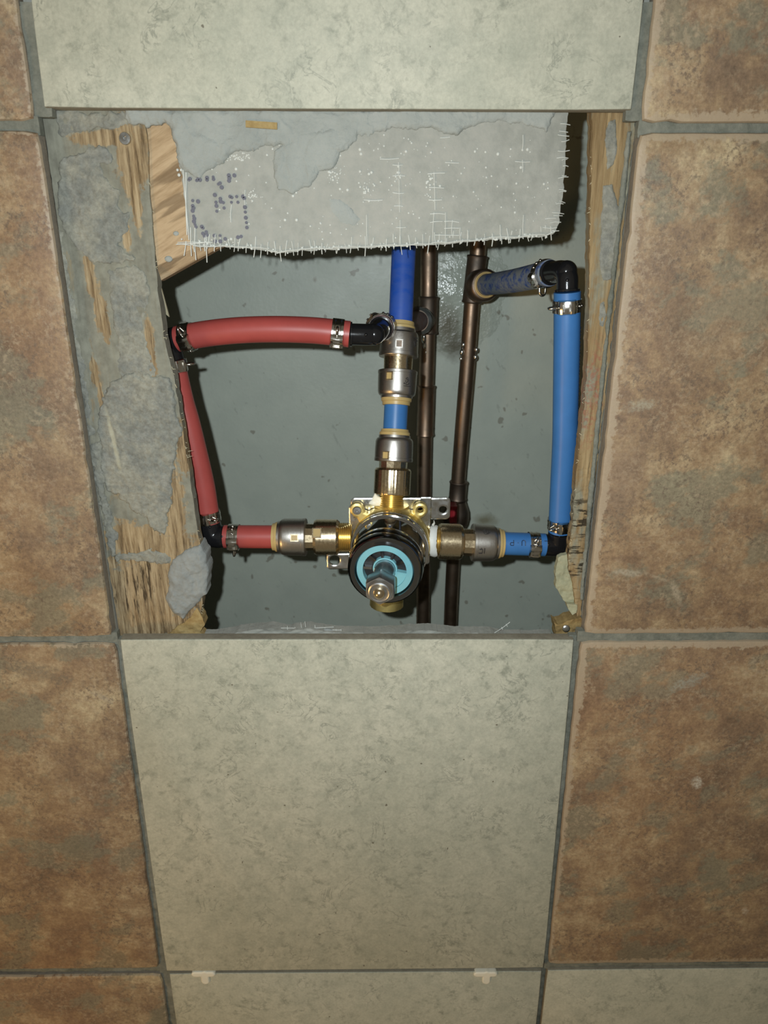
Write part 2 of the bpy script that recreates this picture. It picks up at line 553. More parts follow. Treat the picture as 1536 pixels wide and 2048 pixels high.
# back panel of the chase: glossy grey green sheet
M = Mat('grey_green_sheet', rough=.42, spec=.55)
n = M.noise(30, 7, .6)
c = M.ramp(n, (.3, (.475, .515, .440)), (.7, (.540, .578, .490)))
YB = .240
sp = M.ramp(M.noise(85, 2, .5), (.265, 1.0), (.29, 0.0))
c = M.mix(M.math('MULTIPLY', sp, .65), c, (.22, .19, .14))
dk = M.math('MULTIPLY', M.ramp(M.noise(190, 3, .6, vec=M.mapped((1, 1, .35), (0, .5, 0))), (.29, 1.0), (.34, 0.0)), .5)
c = M.mix(M.math('MULTIPLY', dk, .55), c, (.2, .21, .18))
for px, py, rx, rz, k, col in ((895, 660, .026, .035, .8, (.13, .105, .06)), (915, 690, .016, .02, .7, (.10, .08, .045)), (970, 1040, .020, .009, .75, (.19, .16, .08)), (745, 1010, .03, .012, .25, (.25, .22, .14)), (630, 560, .003, .004, .6, (.2, .15, .1))):
    c = M.mix(M.math('MULTIPLY', M.blob(P(px, py, YB), rx, rz, .5, 60, .6), k), c, col)
M.set('Base Color', c)
wz = M.blob(P(905, 590, YB), .055, .055, .35, 30, .75)
M.set('Roughness', M.mix(wz, M.ramp(M.noise(20, 4), (.3, .40), (.7, .52)), (.11, .11, .11)))
wr = M.math('MULTIPLY', M.noise(13, 1.5, .5, vec=M.mapped((1.6, 1, .55), (0, .55, 0)), dist=.3), wz)
M.bump(M.math('ADD', wr, M.math('MULTIPLY', M.noise(300, 3), .012)), .8, .016)
PANEL = M.m


def metal(name, col, rough, nscale=0, amt=.1, tint=None):
    M = Mat(name, col, rough, 1.0)
    if nscale:
        n = M.noise(nscale, 5, .6)
        M.set('Roughness', M.ramp(n, (.3, max(.03, rough - amt)), (.7, rough + amt)))
        if tint: M.set('Base Color', M.mix(M.ramp(n, (.4, 0.0), (.65, 1.0)), col, tint))
        M.bump(M.noise(nscale * 3, 3), .06, .0004)
    return M.m


STEEL = metal('brushed_steel', (.56, .53, .49), .36, 900, .05, (.50, .47, .43))
CLAMP = metal('bright_steel_strip', (.56, .53, .48), .20, 300, .08)
BRASS = metal('machined_brass', (.66, .54, .36), .26, 700, .06)
CASTING = metal('rough_cast_brass', (.86, .70, .30), .50, 900, .08, (.78, .60, .22))
THREAD = metal('yellow_brass_thread', (.90, .70, .32), .30)
CHROME = metal('chrome', (.60, .61, .62), .07)
DARKCHROME = metal('dark_chrome', (.23, .235, .24), .14)
STEMC = metal('satin_chrome', (.55, .56, .57), .33, 600, .05)
ZINC = metal('galvanised_plate', (.62, .62, .60), .30, 200, .12, (.48, .48, .47))
COPPER = metal('tarnished_copper', (.34, .235, .165), .46, 70, .10, (.22, .165, .12))
COPPER_DK = metal('dull_copper', (.25, .185, .14), .50, 90, .10, (.17, .14, .115))
SOLDER = metal('solder', (.62, .62, .58), .25, 200, .1)


def plastic(name, col, rough, dust=None, spec=.5, bump=0):
    M = Mat(name, col, rough, 0, spec)
    n = M.noise(60, 5, .6)
    c = M.mix(M.ramp(n, (.35, 0.0), (.7, 1.0)), col, tuple(min(1, k * 1.14) for k in col))
    if dust:
        d = M.ramp(M.noise(150, 8, .7, vec=M.mapped((.5, 1, 1.4))), (.46, 1.0), (.62, 0.0))
        c = M.mix(M.math('MULTIPLY', d, dust[1]), c, dust[0])
    M.set('Base Color', c)
    if bump: M.bump(M.noise(250, 3), bump, .0004)
    return M.m


RED = plastic('red_pipe', (.385, .068, .058), .42)
DULLRED = plastic('dusty_red_pipe', (.16, .07, .065), .6, ((.2, .19, .18), .6))
BLUE = plastic('blue_pipe', (.045, .170, .430), .40)
BLUE2 = plastic('royal_blue_pipe', (.018, .085, .420), .42, ((.15, .20, .38), .18))
DUSTY = plastic('dusty_blue_pipe', (.018, .065, .27), .6, ((.23, .26, .275), .95))
TAN = plastic('tan_release_ring', (.50, .36, .145), .40)
BLACK = plastic('black_elbow', (.010, .010, .011), .18, bump=.15)
BLACKM = plastic('matte_black', (.022, .022, .022), .5)
CYAN = plastic('pale_cyan_ring', (.215, .50, .56), .40)
WHITE = plastic('white_spacer', (.86, .82, .68), .45)
TAPE = plastic('white_thread_tape', (.74, .75, .72), .5, bump=.4)
FIBRE = plastic('white_glass_fibre', (.62, .63, .58), .5)
SPLINTER = plastic('pale_splinter', (.58, .52, .35), .7)
INK = plastic('grey_ink', (.165, .165, .195), .8, spec=.1)
PRINT = plastic('black_print', (.012, .018, .032), .5)
ETCH = Mat('etched_line', (.045, .042, .04), .6, .3).m
REDPLASTIC = plastic('red_handle', (.35, .02, .03), .4)
GLASSY = Mat('clear_collar', (.06, .065, .06), .16, .3).m

# ------------------------------------------------------------------ the setting: tiled wall
wall = empty('wall_front', (0, 0.004, Z0), 'brown and cream tiled wall with one tile knocked out', kind='structure')
T = .304


def down(p, q, length):
    """Point on p->q (both on the tile face) at the given drop or rise from p."""
    p, q = np.asarray(p), np.asarray(q)
    d = q - p
    return p + d * (length / abs(d[2]))


def S(p, dx): return np.asarray(p) + np.array([dx, 0, 0])


def V(p, dz): return np.asarray(p) + np.array([0, 0, dz])


def tile(quad, mat, rnd, jag, seed, label=None, front=0.0, thick=.008):
    TL, TR, BR, BL = [np.asarray(q, float) for q in quad]
    n = 44 if jag else 10
    rg = random.Random(seed)
    loop = []
    for a, b in ((BL, BR), (BR, TR), (TR, TL), (TL, BL)):
        for k in range(n):
            loop.append(a + (b - a) * (k / n))
    c = sum(loop) / len(loop)
    mb = MB(); rings = []
    jit = [rg.gauss(0, jag) if rg.random() > .12 else abs(rg.gauss(0, jag * 2.4)) for _ in loop]
    for k in range(4): jit[k * n] = 0.0004 if rnd < .001 else .0012
    lat = (T / 2)
    for inset, y in ((0, front + thick), (0, front + rnd), (rnd * .3, front + rnd * .32), (rnd, front)):
        r = []
        for p, j in zip(loop, jit):
            q = p.copy(); d = c - p
            i = inset + max(0, j) * (1 if y < front + thick * .9 else 0)
            ax = abs(d[0]) > 1e-9 and abs(d[0]) / (T / 2) > .985; az = abs(d[2]) / (T / 2) > .97
            k = i / (T / 2)
            q = q + d * k
            q[1] = y
            r.append(q)
        rings.append(r)
    m = len(loop)
    Vv = [p for r in rings for p in r]; F = []
    for i in range(3):
        for k in range(m):
            F.append((i * m + k, i * m + (k + 1) % m, (i + 1) * m + (k + 1) % m, (i + 1) * m + k))
    F.append(tuple(3 * m + k for k in range(m)))
    F.append(tuple(range(m - 1, -1, -1)))
    mb.add(Vv, F)
    o = obj('tile', mb, mat, wall, 35)
    o.data.materials.append(TILE_BODY if mat is BROWN else CREAM_SIDE)
    for p in o.data.polygons[:m]: p.material_index = 1
    if label: o['label'] = label
    return o


CREAM_SIDE = grainy('cream_tile_side', ((.20, .175, .13), (.265, .235, .175), (.32, .29, .22)), 260)
R_ = dict(rnd=.0022, jag=.00022, mat=BROWN); C_ = dict(rnd=.0007, jag=0, mat=CREAM)
# brown column on the left
p0 = P(69, 241); tile((V(S(p0, -T), T), V(p0, T), p0, S(p0, -T)), seed=1, label='brown tile at the top left corner', **R_)
a, b = P(75, 260), P(224, 1275); tile((S(a, -T), a, b, S(b, -T)), seed=2, label='brown tile left of the opening', **R_)
a, b = P(230, 1287), P(318, 1938); tile((S(a, -T), a, b, S(b, -T)), seed=3, label='orange brown tile left of the lower cream tile', **R_)
a = P(322, 1951); tile((S(a, -T), a, V(a, -T), V(S(a, -T), -T)), seed=4, label='brown tile at the bottom left corner', **R_)
# cream column
bl, br = P(87, 215), P(1264, 220); tl = down(bl, P(62, 0), T); tr = down(br, P(1287, 0), T)
tile((tl, tr, br, bl), seed=5, label='cream tile above the opening', **C_)
tile((P(240, 1278), P(1148, 1278), P(1087, 1934), P(333, 1941)), seed=6, label='cream mottled tile below the opening', front=-.0008, **C_)
a, b = P(338, 1948), P(1084, 1943); tile((a, b, V(b, -T), V(a, -T)), seed=7, label='cream tile along the bottom of the picture', **C_)
a = P(1095, 1941); tile((a, S(a, T), V(S(a, T), -T), V(a, -T)), seed=8, label='cream tile at the bottom right corner', **C_)
# brown column on the right
a = P(1282, 245); tile((V(a, T), V(S(a, T), T), S(a, T), a), seed=9, label='brown tile at the top right corner', **R_)
a, b = P(1280, 264), P(1168, 1270); tile((a, S(a, T), S(b, T), b), seed=10, label='brown tile right of the opening', **R_)
a, b = P(1161, 1284), P(1096, 1930); tile((a, S(a, T), S(b, T), b), seed=11, label='brown tile right of the lower cream tile', **R_)


def grout(a, b, wide, y=.0028, seed=0):
    """Rough strip of grout from a to b on the wall plane."""
    a, b = np.asarray(a), np.asarray(b); d = b - a; d /= np.linalg.norm(d); n = np.array([-d[2], 0, d[0]])
    q = [a - n * wide, b - n * wide, b + n * wide, a + n * wide]
    f0 = sdf_poly([(p[0], p[2]) for p in q])
    xs = [p[0] for p in q]; zs = [p[2] for p in q]
    mb = MB()
    plate(mb, f0, (min(xs) - .002, max(xs) + .002, min(zs) - .002, max(zs) + .002), .0022,
          lambda x, z: y + .0011 * fbm(x, z, 160, 160, 3, seed), .0079)
    return obj('grout_joint', mb, GROUT, wall, 60)


grout(P(-120, 250), P(74, 250), .0045, seed=1)
grout(P(-120, 1281), P(232, 1281), .0045, seed=2)
grout(P(-120, 1944), P(332, 1945), .0045, .004, 3)
grout(P(1280, 254), P(1650, 257), .0045, seed=4)
grout(P(1156, 1276), P(1650, 1280), .0040, .002, 5)
grout(P(1090, 1936), P(1650, 1940), .0040, .003, 6)
grout(P(332, 1945), P(1088, 1939), .0035, .003, 7)
grout(P(52, 0), P(80, 232), .0052, .003, 8)
grout(P(1296, 0), P(1274, 240), .0052, .003, 9)
grout(P(234, 1284), P(328, 1946), .0046, .0032, 10)
grout(P(328, 1946), P(352, 2100), .0046, .0032, 11)
grout(P(1154, 1276), P(1091, 1938), .0046, .0040, 12)
grout(P(1090, 1944), P(1076, 2100), .0046, .0055, 13)

# substrate behind the tiles, round the opening, and the chase behind it
HX0, HX1, HZ0, HZ1 = -.158, .158, Z0 - .006, Z0 + .318
sb = MB()
for x0, x1, z0, z1 in ((-.75, HX0, Z0 - .7, Z0 + .9), (HX1, .75, Z0 - .7, Z0 + .9), (HX0, HX1, Z0 - .7, HZ0), (HX0, HX1, HZ1, Z0 + .9)):
    box(sb, ((x0 + x1) / 2, .0155, (z0 + z1) / 2), (x1 - x0, .013, z1 - z0))
obj('backer_sheet', sb, BACKER, wall, 30)
CX, CZ0, CZ1 = .30, Z0 - .30, Z0 + .50
for nm, c, s, m in (('wall_back', (0, YB + .006, Z0 + .1), (2 * CX, .012, .80), PANEL), ('wall_left', (-CX - .006, .131, Z0 + .1), (.012, .216, .80), BOUNCE_LINING),
                    ('wall_right', (CX + .006, .131, Z0 + .1), (.012, .216, .80), BOUNCE_LINING), ('floor', (0, .131, CZ0 - .006), (2 * CX, .216, .012), BOUNCE_LINING), ('ceiling', (0, .131, CZ1 + .006), (2 * CX, .216, .012), BOUNCE_LINING)):  # unseen sides, floor and ceiling added to stop light leaking into the cavity
    mb = MB(); box(mb, c, s)
    tag(obj(nm, mb, m, None, 30), {'wall_back': 'grey green stained sheet at the back of the wall cavity'}.get(nm), kind='structure')

# ------------------------------------------------------------------ left plywood strip with its mortar
YP = .0115
XL = P(75, 260, YP)[0]


def poly_bb(poly, pad=.002):
    a = np.array(poly); return a[:, 0].min() - pad, a[:, 0].max() + pad, a[:, 1].min() - pad, a[:, 1].max() + pad


left_edge = [(292, 215), (292, 256), (297, 330), (303, 430), (312, 540), (318, 600), (330, 680), (345, 742), (356, 800), (365, 860), (375, 920), (387, 1000), (396, 1060), (401, 1100), (404, 1135), (406, 1180), (404, 1215), (401, 1245), (398, 1290)]
lp = flat(left_edge, YP)
poly = [(-.1575, HZ1 - .0005)] + [(lp[0][0], HZ1 - .0005)] + lp[1:-1] + [(lp[-1][0], HZ0 + .0005), (-.1575, HZ0 + .0005)]
f0 = sdf_poly(poly)
fL = lambda x, z: f0(x, z) + .0007 * fbm(x, z, 300, 120, 3, 1)
strip = empty('plywood_strip', (-.14, YP + .004, HZ0), 'weathered plywood strip smeared with grey mortar along the left of the opening', 'plywood')
mb = MB()


def ply_front(x, z):
    low = np.clip((Z0 + .075 - z) / .06, 0, 1)
    g = fbm(x, z, 900, 45, 3, 2)
    return YP + .0004 * g + .0012 * low * np.minimum(0.25, g) * -1 + .0009 * low * np.maximum(0, fbm(x, z, 420, 60, 3, 5)) + .0006 * fbm(x, z, 60, 60, 2, 3)


plate(mb, fL, poly_bb(poly), .0007, ply_front, YP + .009)
obj('board', mb, PLY_L, strip, 50)


def mortar(pts, Y, thick, seed, mat=MORTAR, parent=None, jag=.0026, res=.0006, soft=.0016, rough=.0007, name='mortar_patch', lobes=1.0, back=None):
    p = flat(pts, Y); f1 = sdf_poly(p)
    f = lambda x, z: f1(x, z) + jag * (fbm(x, z, 130, 130, 4, seed) + .7 * fbm(x, z, 420, 300, 3, seed + 9))

    def front(x, z):
        e = np.clip(f(x, z) / soft, 0, 1)
        steps = np.floor((fbm(x, z, 55, 55, 3, seed + 3) + 1) * 2.2) / 4.4
        return Y - thick * np.sqrt(e) * (.45 + .55 * steps * lobes + .25 * fbm(x, z, 110, 110, 3, seed + 1)) - rough * fbm(x, z, 420, 420, 3, seed + 2) * e
    mb = MB(); plate(mb, f, poly_bb(p, .004), res, front, (Y + .0004) if back is None else back)
    return obj(name, mb, mat, parent, 55)


mortar([(112, 225), (246, 222), (262, 240), (240, 262), (180, 262), (140, 268), (118, 262)], YP, .0010, 1, parent=strip)
mortar([(126, 318), (165, 300), (217, 290), (224, 318), (200, 330), (204, 352), (240, 383), (243, 420), (264, 424), (256, 461), (237, 487), (255, 510), (268, 522), (190, 528), (162, 505), (128, 464), (113, 400)], YP, .0013, 2, parent=strip)
mortar([(218, 545), (268, 530), (300, 560), (296, 620), (286, 660), (310, 740), (290, 800), (240, 770), (234, 690), (226, 610)], YP, .0009, 3, parent=strip)
mortar([(215, 775), (262, 742), (340, 758), (352, 800), (360, 858), (352, 912), (344, 995), (328, 1066), (300, 1056), (289, 1026), (266, 1021), (236, 989), (208, 985), (200, 900), (196, 830)], YP, .0022, 4, parent=strip)
mortar([(178, 890), (207, 880), (212, 985), (226, 1040), (232, 1110), (224, 1112), (206, 1050), (192, 980)], YP, .0016, 5, parent=strip)
mortar([(232, 1108), (300, 1102), (345, 1112), (338, 1126), (300, 1122), (262, 1120), (236, 1122)], YP, .0009, 6, parent=strip, res=.0005)
mortar([(108, 420), (122, 470), (140, 560), (158, 690), (176, 800), (190, 860), (180, 870), (160, 760), (138, 640), (118, 520)], YP, .0008, 7, parent=strip)
mortar([(345, 1120), (372, 1100), (402, 1088), (414, 1110), (417, 1140), (413, 1186), (395, 1205), (367, 1236), (345, 1222), (330, 1196), (338, 1170), (335, 1150)], YP - .0005, .0055, 8, LUMP, strip, .0010, .0006, .004, .0005, 'mortar_lump', .6, YP + .012)
# screw in the upper corner
mb = MB(); c = P(250, 277, YP - .0004)
lathe(mb, c, (0, -1, 0), [(-.003, .0032), (.0002, .0032), (.0007, .0029), (.0008, .0012), (-.0002, .0009)], 20)
o = obj('screw', mb, ZINC, strip, 40); o['label'] = 'shiny screw head'
# frayed fibres and splinters along the raw edge
mb = MB()
for k in range(90):
    t = random.random() * (len(left_edge) - 4) + 2; i = int(t); a = t - i
    q = np.array(left_edge[i]) * (1 - a) + np.array(left_edge[i + 1]) * a
    p = P(q[0], q[1], YP + random.uniform(0, .007)); l = random.uniform(.0006, .0024) * (2.2 if random.random() < .06 else 1)
    d = np.array([random.uniform(.2, 1), random.uniform(-.3, .5), random.uniform(-1.2, .4)]); d /= np.linalg.norm(d)
    tube(mb, [p - d * .0008, p + d * l * .5, p + d * l + np.array([0, 0, -.0003])], [.00022, .00018, .0001], 5)
tag(obj('splinters', mb, SPLINTER, strip, None), kind='stuff')
# delaminated sliver of veneer under the corner block
mb = MB(); pts = [P(318, 560, YP + .007), P(338, 634, YP + .011), P(331, 628, YP + .012), P(316, 575, YP + .0095)]
pts2 = [p + np.array([0, .0015, 0]) for p in pts]
mb.add(pts + pts2, [(0, 1, 2, 3), (7, 6, 5, 4), (0, 4, 5, 1), (1, 5, 6, 2), (2, 6, 7, 3), (3, 7, 4, 0)])
obj('veneer_sliver', mb, SPLINTER, strip, 20)
# torn end at the foot of the strip
tf = flat([(338, 1262), (352, 1250), (372, 1238), (398, 1210), (409, 1228), (413, 1242), (404, 1258), (412, 1266), (400, 1274), (340, 1274)], YP + .004)
mb = MB(); ff = sdf_poly(tf)
plate(mb, lambda x, z: ff(x, z) + .0012 * fbm(x, z, 260, 260, 3, 9), poly_bb(tf), .0006, lambda x, z: YP - .001 + .0012 * fbm(x, z, 200, 200, 3, 4), YP + .0085)
obj('torn_wood', mb, CHUNK, strip, 45)

# ------------------------------------------------------------------ right plywood strip
right_edge = [(1184, 215), (1184, 300), (1182, 380), (1179, 460), (1178, 560), (1177, 640), (1176, 700), (1173, 760), (1167, 820), (1160, 880), (1155, 930), (1149, 1000), (1145, 1060), (1139, 1100), (1139, 1140), (1148, 1180), (1153, 1215), (1157, 1240), (1158, 1290)]
rp = flat(right_edge, YP)
poly = [(rp[0][0], HZ1 - .0005)] + rp[1:-1] + [(rp[-1][0], HZ0 + .0005), (.1575, HZ0 + .0005), (.1575, HZ1 - .0005)]
f2 = sdf_poly(poly)
rstrip = empty('plywood_strip', (.145, YP + .004, HZ0), 'narrow splintered plywood strip along the right of the opening', 'plywood')
mb = MB()


def rfront(x, z):
    low = np.clip((Z0 + .17 - z) / .10, 0, 1)
    edge = np.clip(1 - f2(x, z) / .012, 0, 1)
    return YP + .0005 * fbm(x, z, 900, 50, 3, 12) + low * edge * (.0012 + .0022 * np.maximum(0, fbm(x, z, 150, 520, 3, 14)))


plate(mb, lambda x, z: f2(x, z) + .0009 * fbm(x, z, 300, 160, 3, 11), poly_bb(poly), .0006, rfront, YP + .009)
obj('board', mb, PLY_R, rstrip, 50)
mortar([(1206, 372), (1222, 370), (1236, 405), (1246, 430), (1238, 470), (1230, 520), (1222, 560), (1206, 563), (1198, 520), (1202, 440)], YP, .0012, 21, parent=rstrip, jag=.0009, rough=.0003)
mortar([(1216, 240), (1232, 238), (1236, 300), (1230, 330), (1214, 340), (1210, 280)], YP, .0008, 22, parent=rstrip, jag=.0009)
mortar([(1198, 610), (1208, 602), (1212, 630), (1206, 655), (1198, 650)], YP, .0005, 23, parent=rstrip, jag=.0006)
mortar([(1254, 262), (1264, 262), (1240, 480), (1215, 700), (1196, 900), (1180, 1060), (1166, 1200), (1160, 1200), (1172, 1050), (1188, 880), (1208, 690), (1232, 470)], YP - .0008, .0016, 24, GROUT, rstrip, .0008)
mb = MB(); pts = flat([(1114, 1112), (1134, 1106), (1140, 1140), (1150, 1186), (1149, 1204), (1132, 1204), (1123, 1194), (1110, 1172), (1110, 1143)], YP + .006); ff = sdf_poly(pts)
plate(mb, lambda x, z, ff=ff: ff(x, z) + .0007 * fbm(x, z, 260, 260, 3, 31), poly_bb(pts), .0005, lambda x, z: YP + .004 + .0012 * fbm(x, z, 170, 170, 3, 32), YP + .0085)
obj('torn_paper_flap', mb, FLAP, rstrip, 45)
mb = MB(); pts = flat([(1130, 1203), (1152, 1205), (1150, 1221), (1142, 1226), (1136, 1216)], YP + .004); ff = sdf_poly(pts)
plate(mb, lambda x, z, ff=ff: ff(x, z) + .0004 * fbm(x, z, 260, 260, 3, 33), poly_bb(pts), .0005, lambda x, z: YP + .001 + .001 * fbm(x, z, 200, 200, 3, 34), YP + .0085)
obj('torn_paper_flap', mb, FLAP, rstrip, 45)
mb = MB()
for k in range(60):
    t = random.random() * (len(right_edge) - 6) + 1; i = int(t); a = t - i
    q = np.array(right_edge[i]) * (1 - a) + np.array(right_edge[i + 1]) * a
    p = P(q[0], q[1], YP + random.uniform(0, .004)); l = random.uniform(.0005, .0018)
    d = np.array([-random.uniform(.1, 1), random.uniform(-.5, .3), random.uniform(-1, 1)]); d /= np.linalg.norm(d)
    tube(mb, [p - d * .0006, p + d * l], [.00025, .00012], 5)
tag(obj('splinters', mb, SPLINTER, rstrip, None), kind='stuff')
# chunk of wood left at the foot of the right strip
pts = flat([(1104, 1236), (1112, 1242), (1130, 1234), (1158, 1227), (1162, 1242), (1160, 1272), (1108, 1270), (1110, 1255)], YP + .004); ff = sdf_poly(pts)
ck = empty('wood_chunk', P(1135, 1270, YP + .004), 'ochre torn wood chunk in the lower right corner of the opening', 'wood chunk')
mb = MB(); plate(mb, lambda x, z: ff(x, z) + .0009 * fbm(x, z, 230, 230, 3, 35), poly_bb(pts), .0005, lambda x, z: YP - .0015 + .0018 * fbm(x, z, 170, 170, 3, 36), YP + .010)
obj('chunk', mb, CHUNK, ck, 45)
mb = MB(); lathe(mb, P(1132, 1257, YP - .002), (0, -1, .15), [(-.002, .0026), (.0004, .0026), (.0009, .0020), (.001, .0005)], 18)
obj('nail_head', mb, ZINC, ck, 40)

# ------------------------------------------------------------------ plywood corner block
YG0, YG1 = .0135, .0195
fr = [(292, 236), (300, 430), (315, 531), (425, 479), (470, 470), (470, 236)]
bk = [(292, 236), (304, 430), (318, 563), (430, 500), (472, 480), (472, 236)]
mb = MB(); A_ = [P(x, y, YG0) for x, y in fr]; B_ = [P(x, y, YG1) for x, y in bk]
for q in (A_, B_):
    q[0][2] = q[-1][2] = HZ1 - .001
n = len(fr)
C_b = [p + np.array([0, .012, 0]) for p in B_]
mb.add(A_ + B_ + C_b, [tuple(range(n)), tuple(range(3 * n - 1, 2 * n - 1, -1))] + [(j * n + k, j * n + n + k, j * n + n + (k + 1) % n, j * n + (k + 1) % n) for k in range(n) for j in (0, 1)])
gus = empty('corner_block', P(350, 563, YG1), 'orange strand plywood block with a slanted end behind the cement board', 'plywood')
obj('block', mb, GUSSET, gus, 20)
for px, py, r in ((352, 467, .0014), (337, 518, .0019)):
    mb = MB(); ball(mb, P(px, py, YG0), r, 10, 6, (1.2, .5, .9)); obj('mortar_crumb', mb, SMEAR, gus, 60)

# ------------------------------------------------------------------ cement board hanging at the top
YC = .0098
out = [(338, 210), (1140, 210), (1133, 245), (1130, 330), (1127, 380), (1119, 440), (1110, 468), (1090, 474), (980, 480), (900, 487), (830, 492), (760, 494), (700, 497), (600, 502), (555, 508), (535, 502), (500, 497), (440, 494), (400, 494), (382, 490), (372, 430), (362, 345), (352, 300), (345, 250)]
bp = flat(out, YC)
bp[0] = (bp[0][0], HZ1 - .001); bp[1] = (bp[1][0], HZ1 - .001)
fB0 = sdf_poly(bp)
fB = lambda x, z: fB0(x, z) + .0009 * fbm(x, z, 280, 280, 3, 41)
board = empty('cement_board', P(740, 500, YC + .005), 'pale grey cement board remnant with frayed glass mesh above the valve', 'board')
mb = MB()
plate(mb, fB, poly_bb(bp), .0008, lambda x, z: YC + .0005 * fbm(x, z, 90, 90, 4, 42) + .0006 * np.clip(1 - fB0(x, z) / .003, 0, 1), YC + .0085 - .005)
plate(mb, fB, poly_bb(bp), .0016, lambda x, z: np.full(x.shape, YC + .0034), YC + .0036)
obj('board', mb, BACKER, board, 50)
sm = dict(parent=board, mat=SMEAR, name='mortar_smear')
mortar([(246, 214), (1125, 214), (1112, 232), (1092, 262), (1060, 250), (1000, 243), (950, 252), (915, 270), (860, 258), (790, 258), (720, 268), (690, 300), (640, 312), (560, 292), (470, 300), (420, 340), (400, 352), (362, 342), (348, 290), (340, 248), (318, 246), (300, 252), (285, 246), (262, 250), (252, 236)], YC, .0032, 44, jag=.0022, soft=.003, rough=.0003, back=YC + .0012, **sm)
mortar([(545, 300), (600, 262), (680, 250), (690, 290), (668, 335), (640, 345), (622, 372), (585, 388), (556, 378), (548, 340)], YC, .0030, 45, jag=.0016, soft=.003, rough=.0002, **sm)
mortar([(655, 395), (678, 398), (705, 420), (722, 440), (708, 452), (684, 446), (664, 425)], YC, .0009, 46, jag=.0010, soft=.003, rough=.0002, **sm)
# printed dots
mb = MB()
for cx, cy in ((245, 545), (238, 552), (295, 550), (286, 556), (306, 552), (350, 540), (350, 552), (388, 535), (390, 548), (430, 572), (440, 598), (420, 578), (484, 525), (487, 540), (485, 558), (518, 525), (262, 680), (295, 685), (262, 712), (266, 725), (262, 742), (268, 775), (272, 790), (270, 808), (276, 826), (282, 842), (318, 840), (325, 848), (398, 645), (405, 690), (408, 712), (410, 745), (432, 668), (434, 685), (450, 692), (455, 725), (492, 655), (502, 660), (500, 690), (532, 655), (540, 690), (572, 655), (578, 665), (583, 720), (585, 750), (588, 785), (592, 815), (595, 845), (325, 882), (345, 872), (348, 890), (335, 898), (395, 895), (400, 930), (430, 895), (432, 930), (462, 915), (560, 900), (540, 905)):
    p = P(300 + cx / 3.072, 180 + cy / 3.072, YC - .00045); r = random.uniform(.00075, .00115)
    lathe(mb, p + np.array([0, .0010, 0]), (0, -1, 0), [(0, r), (.00125, r), (.0014, r * .7)], 10)
tag(obj('printed_dots', mb, INK, board, 40), 'grey printed dots', kind='stuff')
# glass mesh: threads on the face, frayed ends, beads
mb = MB()


def thread(a, b, r=.00022, sag=0.0):
    a, b = np.asarray(a), np.asarray(b)
    m = (a + b) / 2 + np.array([random.uniform(-.0004, .0004), random.uniform(-.0004, 0) - sag, random.uniform(-.0004, .0004)])
    tube(mb, catmull([a, m, b], 3), r, 5)


YT = YC - .0006
for x, y0, y1 in ((797, 325, 352), (798, 360, 425), (800, 440, 492), (868, 345, 420), (868, 425, 490), (891, 425, 488), (1046, 270, 300), (1047, 430, 478), (1045, 320, 345), (490, 380, 412), (463, 410, 445), (733, 430, 490), (1000, 450, 482), (935, 460, 486), (920, 455, 486), (905, 440, 470)):
    thread(P(x, y0, YT), P(x + random.uniform(-2, 2), y1, YT))
for x0, x1, y in ((785, 805, 330), (785, 810, 352), (760, 798, 318), (785, 808, 385), (788, 806, 412), (792, 812, 455), (855, 890, 348), (858, 888, 375), (857, 884, 400), (860, 890, 428), (860, 885, 445), (888, 918, 443), (888, 918, 457), (870, 918, 470), (890, 918, 325), (1030, 1060, 323), (728, 765, 400), (880, 900, 276), (1090, 1112, 438), (1085, 1114, 455), (355, 425, 485), (352, 380, 489)):
    thread(P(x0, y, YT), P(x1, y + random.uniform(-2, 2), YT))
bottom = out[6:20]
xs = 372
while xs < 1105:
    for (xa, ya), (xb, yb) in zip(bottom, bottom[1:]):
        if xb <= xs <= xa:
            yy = ya + (yb - ya) * (xs - xa) / (xb - xa); break
    else:
        yy = 494
    l = random.uniform(3, 10) + (8 if random.random() < .12 else 0)
    thread(P(xs, yy - random.uniform(8, 26), YT), P(xs + random.uniform(-5, 5), yy + l, YT + random.uniform(-.001, .003)), random.uniform(.0002, .0003))
    xs += random.uniform(9, 17)
for (xa, ya), (xb, yb) in zip(bottom, bottom[1:]):
    k = max(1, int(abs(xb - xa) / 30))
    for i in range(k):
        u0, u1 = i / k, (i + 1.05) / k
        thread(P(xa + (xb - xa) * u0, ya + (yb - ya) * u0 - random.uniform(1, 5), YT - .0003), P(xa + (xb - xa) * u1, ya + (yb - ya) * u1 - random.uniform(1, 5), YT - .0003), .0003)
rgt = out[2:7]
for (xa, ya), (xb, yb) in zip(rgt, rgt[1:]):
    k = max(1, int(abs(yb - ya) / 11))
    for i in range(k):
        u = (i + random.random()) / k; x = xa + (xb - xa) * u; y = ya + (yb - ya) * u
        thread(P(x - random.uniform(4, 18), y, YT), P(x + random.uniform(3, 9), y + random.uniform(-4, 4), YT + random.uniform(0, .002)), .00024)
for a, b in (((381, 455), (383, 512)), ((390, 455), (392, 520)), ((412, 470), (414, 525)), ((372, 345), (374, 470)), ((366, 340), (378, 480)), ((354, 488), (420, 484))):
    thread(P(*a, YT), P(*b, YT + .0005), .0003, .0003)
tag(obj('mesh_threads', mb, FIBRE, board, None), 'white frayed glass threads', kind='stuff')
mb = MB()


def bead(x, y, r): ball(mb, P(x, y, YC - .0002), r, 7, 5, (1, .6, 1))


